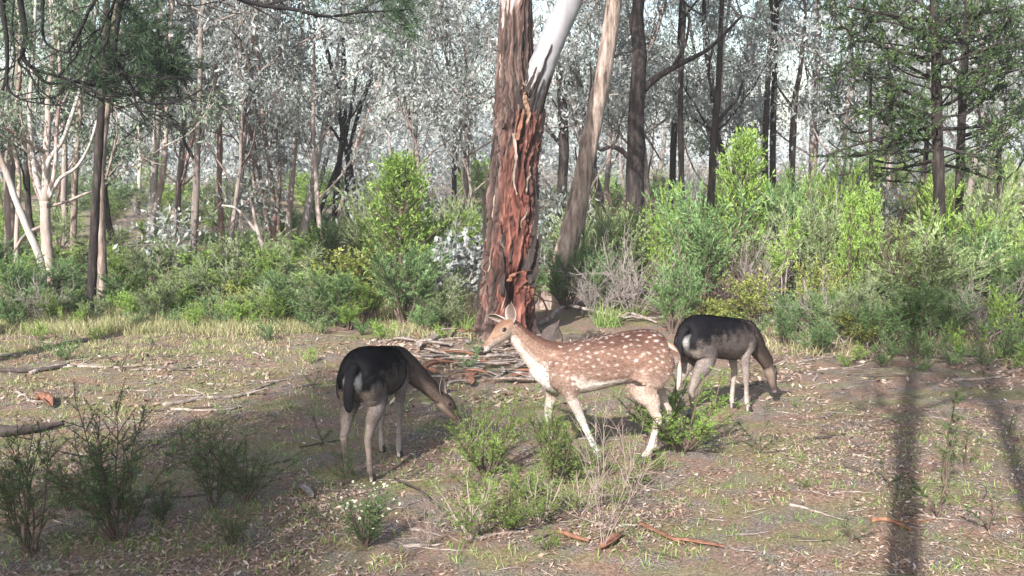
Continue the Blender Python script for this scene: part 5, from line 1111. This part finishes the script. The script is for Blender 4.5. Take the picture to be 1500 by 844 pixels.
for box, n, lo, hi in [((-80, 600, 1580, 846), 52000, .010, .042), ((-80, 490, 1580, 600), 16000, .025, .075), ((940, 640, 1340, 846), 5500, .014, .045), ((560, 488, 900, 600), 5000, .03, .10), ((1080, 500, 1560, 575), 4000, .03, .08), ((420, 720, 1000, 846), 6500, .012, .05), ((-80, 640, 440, 846), 6000, .012, .05)]:
    x, y = scatter(rng, n, box); dn = vnoise(np.stack([x * 1.6, y * 1.6, x * 0], 1), 21) + .6 * vnoise(np.stack([x * 5, y * 5, x * 0], 1), 22)
    k = dn > rng.uniform(.58, 1.12, n); x, y = x[k], y[k]; L = rng.uniform(lo, hi, len(x)); flat_leaves(lb, rng, x, y, L, L * rng.uniform(.18, .4, len(x)))
tag(link('leaf_litter', lb.mesh('leaf_litter', M['litter'], False)), 'dry grey and brown gum leaves littering the soil', 'leaf litter', kind='stuff')
# fine twigs too small to pick apart
tb = MB(); x, y = scatter(rng, 1500, (-80, 485, 1580, 846))
for a, b in zip(x, y):
    th = rng.uniform(0, 6.28); ln = rng.uniform(.05, .22); p0 = np.array([a, b, 0]); d = np.array([math.cos(th), math.sin(th), 0]); P = [p0, p0 + d * ln * .5 + rng.normal(0, .006, 3), p0 + d * ln]
    P = np.array(P); P[:, 2] = hgt(P[:, 0], P[:, 1]) + .006; tb.tube(P, [.003, .0028, .0018], 4, rng.random(), cap=False)
tag(link('twig_litter', tb.mesh('twig_litter', M['stick'])), 'thin fallen twigs littering the clearing', 'twigs', kind='stuff')

# ------------------------------------------------------------------ sticks, bark and logs lying about
def stick(ends, r, m, label=None, group=None, name='fallen_stick', cat='stick', lift=None, seed=0, wob=.02, forks=0):
    rng = np.random.default_rng(seed + 1000); P = smooth_path([np.array(e, float) for e in ends], 14)
    P[:, :2] += np.cumsum(rng.normal(0, wob * .25, (14, 2)), 0); P[:, 2] = hgt(P[:, 0], P[:, 1]) + r * .75
    if lift is not None: P[:, 2] += np.interp(np.linspace(0, 1, 14), np.linspace(0, 1, len(lift)), lift)
    t = thing(name, label, cat, tuple(P[0] * [1, 1, 0] + [0, 0, float(hgt(P[0][0], P[0][1])[0])]), 0, group); g0 = np.array(t.location)
    b = MB(); b.tube(P - g0, np.linspace(r, r * .45, 14) * (1 + rng.normal(0, .12, 14)), 7, jit=.08, rng=rng); link('wood', b.mesh('wood', m), t)
    for k in range(forks):
        i = rng.integers(3, 11); d = unit(P[i + 1] - P[i]) + rng.normal(0, .6, 3) * [1, 1, .25]; T = wander(rng, P[i], d, rng.uniform(.15, .4), 5, .15, .0); T[:, 2] = np.maximum(T[:, 2], hgt(T[:, 0], T[:, 1]) + .004)
        fb = MB(); fb.tube(T - g0, np.linspace(r * .5, r * .2, 6), 5); link('twig', fb.mesh('twig', m), t)
    return t
def gp(*pp): return [G(a, b) for a, b in pp]
stick(gp((-40, 545), (40, 546), (100, 538)), .03, M['dark_stick'], 'blackened log lying at the edge of the clearing', name='fallen_log', cat='log', seed=1)
stick(gp((45, 548), (75, 537), (110, 538), (135, 536)), .022, M['stick'], 'bleached branch lying on the blackened log', name='fallen_branch', cat='branch', seed=2, forks=2)
stick(gp((115, 540), (160, 541), (180, 534)), .014, M['stick'], 'short bleached stick past the end of the blackened log', seed=3)
stick(gp((-30, 640), (30, 632), (92, 622)), .05, M['dark_stick'], 'stubby dark hollow log half sunk in grass', name='fallen_log', cat='log', seed=4)
stick(gp((240, 595), (300, 586), (350, 580), (415, 563)), .022, M['stick'], 'long crooked pale branch lying in the left clearing', name='fallen_branch', cat='branch', seed=5, forks=3, wob=.05)
stick(gp((250, 600), (310, 604), (350, 597)), .015, M['stick'], 'pale stick just below the long crooked branch', seed=6, forks=1)
stick(gp((430, 568), (460, 563), (468, 560)), .014, M['stick'], 'short pale stick beyond the end of the crooked branch', seed=7)
stick(gp((1185, 652), (1215, 645), (1240, 640)), .014, M['dark_stick'], 'dark curved stick on the red soil before the grazing deer', seed=8, wob=.04)
stick(gp((1275, 770), (1300, 772), (1335, 785)), .016, M['orange_bark'], 'reddish stick lying across the trunk shadow', seed=9, forks=1)
stick(gp((580, 705), (620, 730), (655, 760), (690, 790)), .008, M['dark_stick'], 'long thin dark stick propped in the centre foreground', seed=10, lift=[.02, .05, .03, 0])
stick(gp((600, 775), (650, 790)), .008, M['stick'], 'thin pale stick under the propped dark one', seed=11)
stick(gp((790, 480), (830, 468), (865, 470), (905, 474), (960, 470)), .03, M['stick'], 'bleached fallen branch arching behind the spotted deer', name='fallen_branch', cat='branch', seed=12, forks=3, lift=[0, .15, .08, .05, 0], wob=.05)
stick(gp((900, 478), (925, 472), (965, 478)), .028, M['stick'], 'thick bleached branch end beside the bigger grass tussock', name='fallen_branch', cat='branch', seed=13, lift=[0, .06, 0])
stick(gp((760, 470), (790, 462), (812, 488)), .02, M['orange_bark'], 'reddish broken branch leaning by the hollow trunk foot', name='fallen_branch', cat='branch', seed=14, lift=[.35, .2, 0], forks=2)
stick(gp((1090, 470), (1130, 480), (1170, 478)), .03, M['stick'], 'grey fallen branch in the thicket behind the dark deer', name='fallen_branch', cat='branch', seed=15, forks=3, lift=[.15, .05, .1])
stick(gp((1300, 505), (1360, 498), (1440, 500)), .03, M['stick'], 'grey fallen branch under the arching grey green bush', name='fallen_branch', cat='branch', seed=16, forks=3, lift=[.2, .12, .05], wob=.06)
rq = random.Random(3)
def rstick(box, n, lo, hi, r0, r1, mats, label, group, flat=.35):
    r_ = np.random.default_rng(n * 7 + int(box[0])); x, y = scatter(r_, n, box)
    for i in range(n):
        th = r_.normal(0, flat); ln = r_.uniform(lo, hi); d = np.array([math.cos(th), math.sin(th), 0]) * ln * .5; c = np.array([x[i], y[i], 0.])
        stick([c - d, c + r_.normal(0, .02, 3), c + d], r_.uniform(r0, r1), M[mats[i % len(mats)]], label, group, seed=int(box[0]) + i * 13 + n, forks=1 if i % 4 == 0 else 0, wob=.03)
rstick((20, 500, 500, 600), 26, .2, .7, .006, .014, ['stick', 'dark_stick', 'stick'], 'thin fallen stick on the mossy left clearing', 'sticks on the left clearing', .5)
rstick((560, 490, 760, 575), 24, .2, .7, .005, .02, ['stick', 'stick', 'dark_stick', 'stick'], 'grey stick in the bark heap left of the forked gum', 'sticks in the bark heap', .8)
rstick((1080, 500, 1500, 570), 26, .2, .7, .007, .016, ['stick', 'dark_stick'], 'fallen stick along the foot of the right hand thicket', 'sticks under the thicket', .5)
rstick((1100, 600, 1500, 800), 16, .12, .4, .005, .010, ['dark_stick', 'stick'], 'small stick lying on the red soil', 'sticks on red soil', .7)
rstick((20, 640, 480, 820), 16, .12, .45, .005, .010, ['dark_stick', 'stick'], 'small stick in the shaded foreground litter', 'sticks in the shade', .7)
rstick((500, 600, 1000, 820), 18, .12, .45, .005, .011, ['dark_stick', 'stick', 'stick'], 'small stick lying among the yellow green shrubs', 'sticks among shrubs', .8)
def bark(ends, w, m, label, group=None, seed=0, curl=.4, lift=.01):
    """a shed ribbon of bark, curled across its width"""
    rng = np.random.default_rng(seed); n = 9; P = smooth_path([np.array(e, float) for e in ends], n); e0 = hgt(P[:, 0], P[:, 1]); P[:, 2] = np.linspace(e0[0], e0[-1], n) + lift + max(0, float((e0 - np.linspace(e0[0], e0[-1], n)).max())) * .7
    T = np.gradient(P, axis=0); T /= np.linalg.norm(T, axis=1)[:, None]; S = np.cross(T, [0, 0, 1.0]); S /= np.linalg.norm(S, axis=1)[:, None]
    wd = w * np.interp(np.linspace(0, 1, n), [0, .15, .8, 1], [.4, 1, .85, .2]) * (1 + rng.normal(0, .1, n)); m_ = 5; rows = []
    for s_ in (.003, -.003):
        for j in range(m_):
            v = j / (m_ - 1) * 2 - 1; rows.append(P + S * (v * wd * .5)[:, None] + np.array([0, 0, 1]) * (curl * wd * v * v + s_ + .003)[:, None])
    V = np.stack(rows, 1).reshape(-1, 3); k = 2 * m_; F = []
    for i in range(n - 1):
        for j in range(m_ - 1): F.append([i * k + j, i * k + j + 1, (i + 1) * k + j + 1, (i + 1) * k + j]); F.append([i * k + m_ + j + 1, i * k + m_ + j, (i + 1) * k + m_ + j, (i + 1) * k + m_ + j + 1])
        F.append([i * k, (i + 1) * k, (i + 1) * k + m_, i * k + m_]); F.append([i * k + m_ - 1, i * k + k - 1, (i + 1) * k + k - 1, (i + 1) * k + m_ - 1])
    mb = MB(); mb.add(V - P[0], np.array(F)); o = link('bark_piece', mb.mesh('bark_piece', m), None, tuple(P[0])); return tag(o, label, 'bark', group)
bark(gp((935, 772), (966, 789), (1000, 806)), .034, M['orange_bark'], 'orange bark ribbon lying right of the dead shrub', seed=1, curl=.12)
bark(gp((985, 798), (1023, 804), (1062, 811)), .04, M['orange_bark'], 'larger orange bark ribbon beyond the first one', seed=2, curl=.15)
bark(gp((812, 785), (840, 796), (862, 802)), .04, M['orange_bark'], 'orange bark scrap left of the dead shrub', seed=3)
bark(gp((880, 812), (900, 800), (905, 790)), .06, M['orange_bark'], 'brown bark scrap at the foot of the dead shrub', seed=4)
bark(gp((52, 590), (65, 590), (76, 598)), .10, M['orange_bark'], 'orange bark flake near the stubby hollow log', seed=5, curl=.6)
bark(gp((440, 715), (450, 725), (458, 735)), .05, M['stick'], 'pale bark curl in the shaded foreground', seed=6)
r_ = np.random.default_rng(8); x, y = scatter(r_, 60, (590, 488, 800, 575))
for i in range(60):
    th = r_.normal(.15, .8); ln = r_.uniform(.12, .5); d = np.array([math.cos(th), math.sin(th), 0]) * ln * .5; c = np.array([x[i], y[i], 0])
    bark([c - d, c + r_.normal(0, .05, 3), c + d], r_.uniform(.03, .10), M[['stick', 'tan_bark', 'stick', 'orange_bark', 'grey_bark'][i % 5]], 'shed bark ribbon heaped at the foot of the forked gum', 'bark shed by the forked gum', 100 + i, .35, r_.uniform(.01, .06))
# upright dark slab of bark behind the spotted deer
def slab():
    c = G(812, 520); t = thing('bark_slab', 'dark split bark slab standing up behind the back of the spotted deer', 'bark', onground(c)); g0 = np.array(t.location); Y = float(c[1])
    for outl, m, dy in (([(792, 522), (791, 500), (795, 484), (803, 478), (814, 473), (820, 468), (818, 482), (823, 492), (824, 522)], 'dark_stick', 0), ([(806, 522), (810, 503), (816, 497), (823, 495), (824, 503), (818, 522)], 'brown_twig', -.04)):
        P = np.array([W(a, b, Y + dy) for a, b in outl]) - g0; P[0][2] = P[-1][2] = -.03; n = len(P); bk = P + [0.01, .05, 0]; cen = P.mean(0) + [0, -.03, 0]; cb = bk.mean(0) + [0, .02, 0]
        mb = MB(); V = np.vstack([P, bk, cen, cb]); F = [[i, (i + 1) % n, 2 * n, 2 * n] for i in range(n)] + [[n + (i + 1) % n, n + i, 2 * n + 1, 2 * n + 1] for i in range(n)] + [[i, n + i, n + (i + 1) % n, (i + 1) % n] for i in range(n)]
        mb.add(V, F); link('bark_plate', mb.mesh('bark_plate', M[m], False), t)
slab()

# ------------------------------------------------------------------ trees behind the camera whose shadows cross the clearing
def shade_tree(x, y, r, H, f0, per, seed, label, n=9):
    rng = np.random.default_rng(seed); t = thing('gum_tree', label, 'tree', onground((x, y))); mb = MB(); tr = wander(rng, (0, 0, -.1), (0, 0, 1), H, 14, .015, .02); rad = np.linspace(r, r * .4, 15); mb.tube(tr, rad, 10)
    link('trunk', mb.mesh('trunk', M['grey_bark']), t); ub = MB(); out = []; limbs_on(ub, rng, tr, rad, n, f0, 1, 1.2, 2.6, out=out, sub=4); link('limbs', ub.mesh('limbs', M['grey_bark']), t)
    cb = MB(); out = np.array(out); clumps(cb, rng, out, rng.uniform(.18, .4, len(out)), per, .09, .045); link('crown', cb.mesh('crown', M['gum_leaf_green']), t)
shade_tree(-.16, -.55, .12, 9.5, .62, 18, 91, 'straight gum whose trunk shadow falls far across the soil')
shade_tree(.35, -1.6, .11, 10.5, .66, 18, 92, 'second gum whose trunk shadow runs beside the first')
shade_tree(-5.6, -1.8, .16, 8.0, .42, 120, 93, 'bushy gum whose crown shades the dark foreground shrubs', 12)
shade_tree(-5.6, -3.4, .15, 7.5, .5, 85, 95, 'broad gum whose crown darkens the foreground litter', 10)

# ------------------------------------------------------------------ light haze among the trees
hz = MB(); lo, hi = np.array([-900, -900, -1.2]), np.array([900, 900, 15.0])
c8 = np.array([[lo[0] if i & 1 == 0 else hi[0], lo[1] if i & 2 == 0 else hi[1], lo[2] if i & 4 == 0 else hi[2]] for i in range(8)])
hz.add(c8, [[0, 2, 3, 1], [4, 5, 7, 6], [0, 1, 5, 4], [2, 6, 7, 3], [0, 4, 6, 2], [1, 3, 7, 5]])
hm = bpy.data.materials.new('haze'); hm.use_nodes = True; hn = hm.node_tree
for n_ in list(hn.nodes): hn.nodes.remove(n_)
pv = hn.nodes.new('ShaderNodeVolumePrincipled'); pv.inputs['Color'].default_value = (.93, .95, 1, 1); pv.inputs['Density'].default_value = .0011; ho = hn.nodes.new('ShaderNodeOutputMaterial')
hn.links.new(pv.outputs[0], ho.inputs['Volume'])
tag(link('haze', hz.mesh('haze', hm, False)), 'thin pale haze hanging in the woodland air', 'haze', kind='stuff')
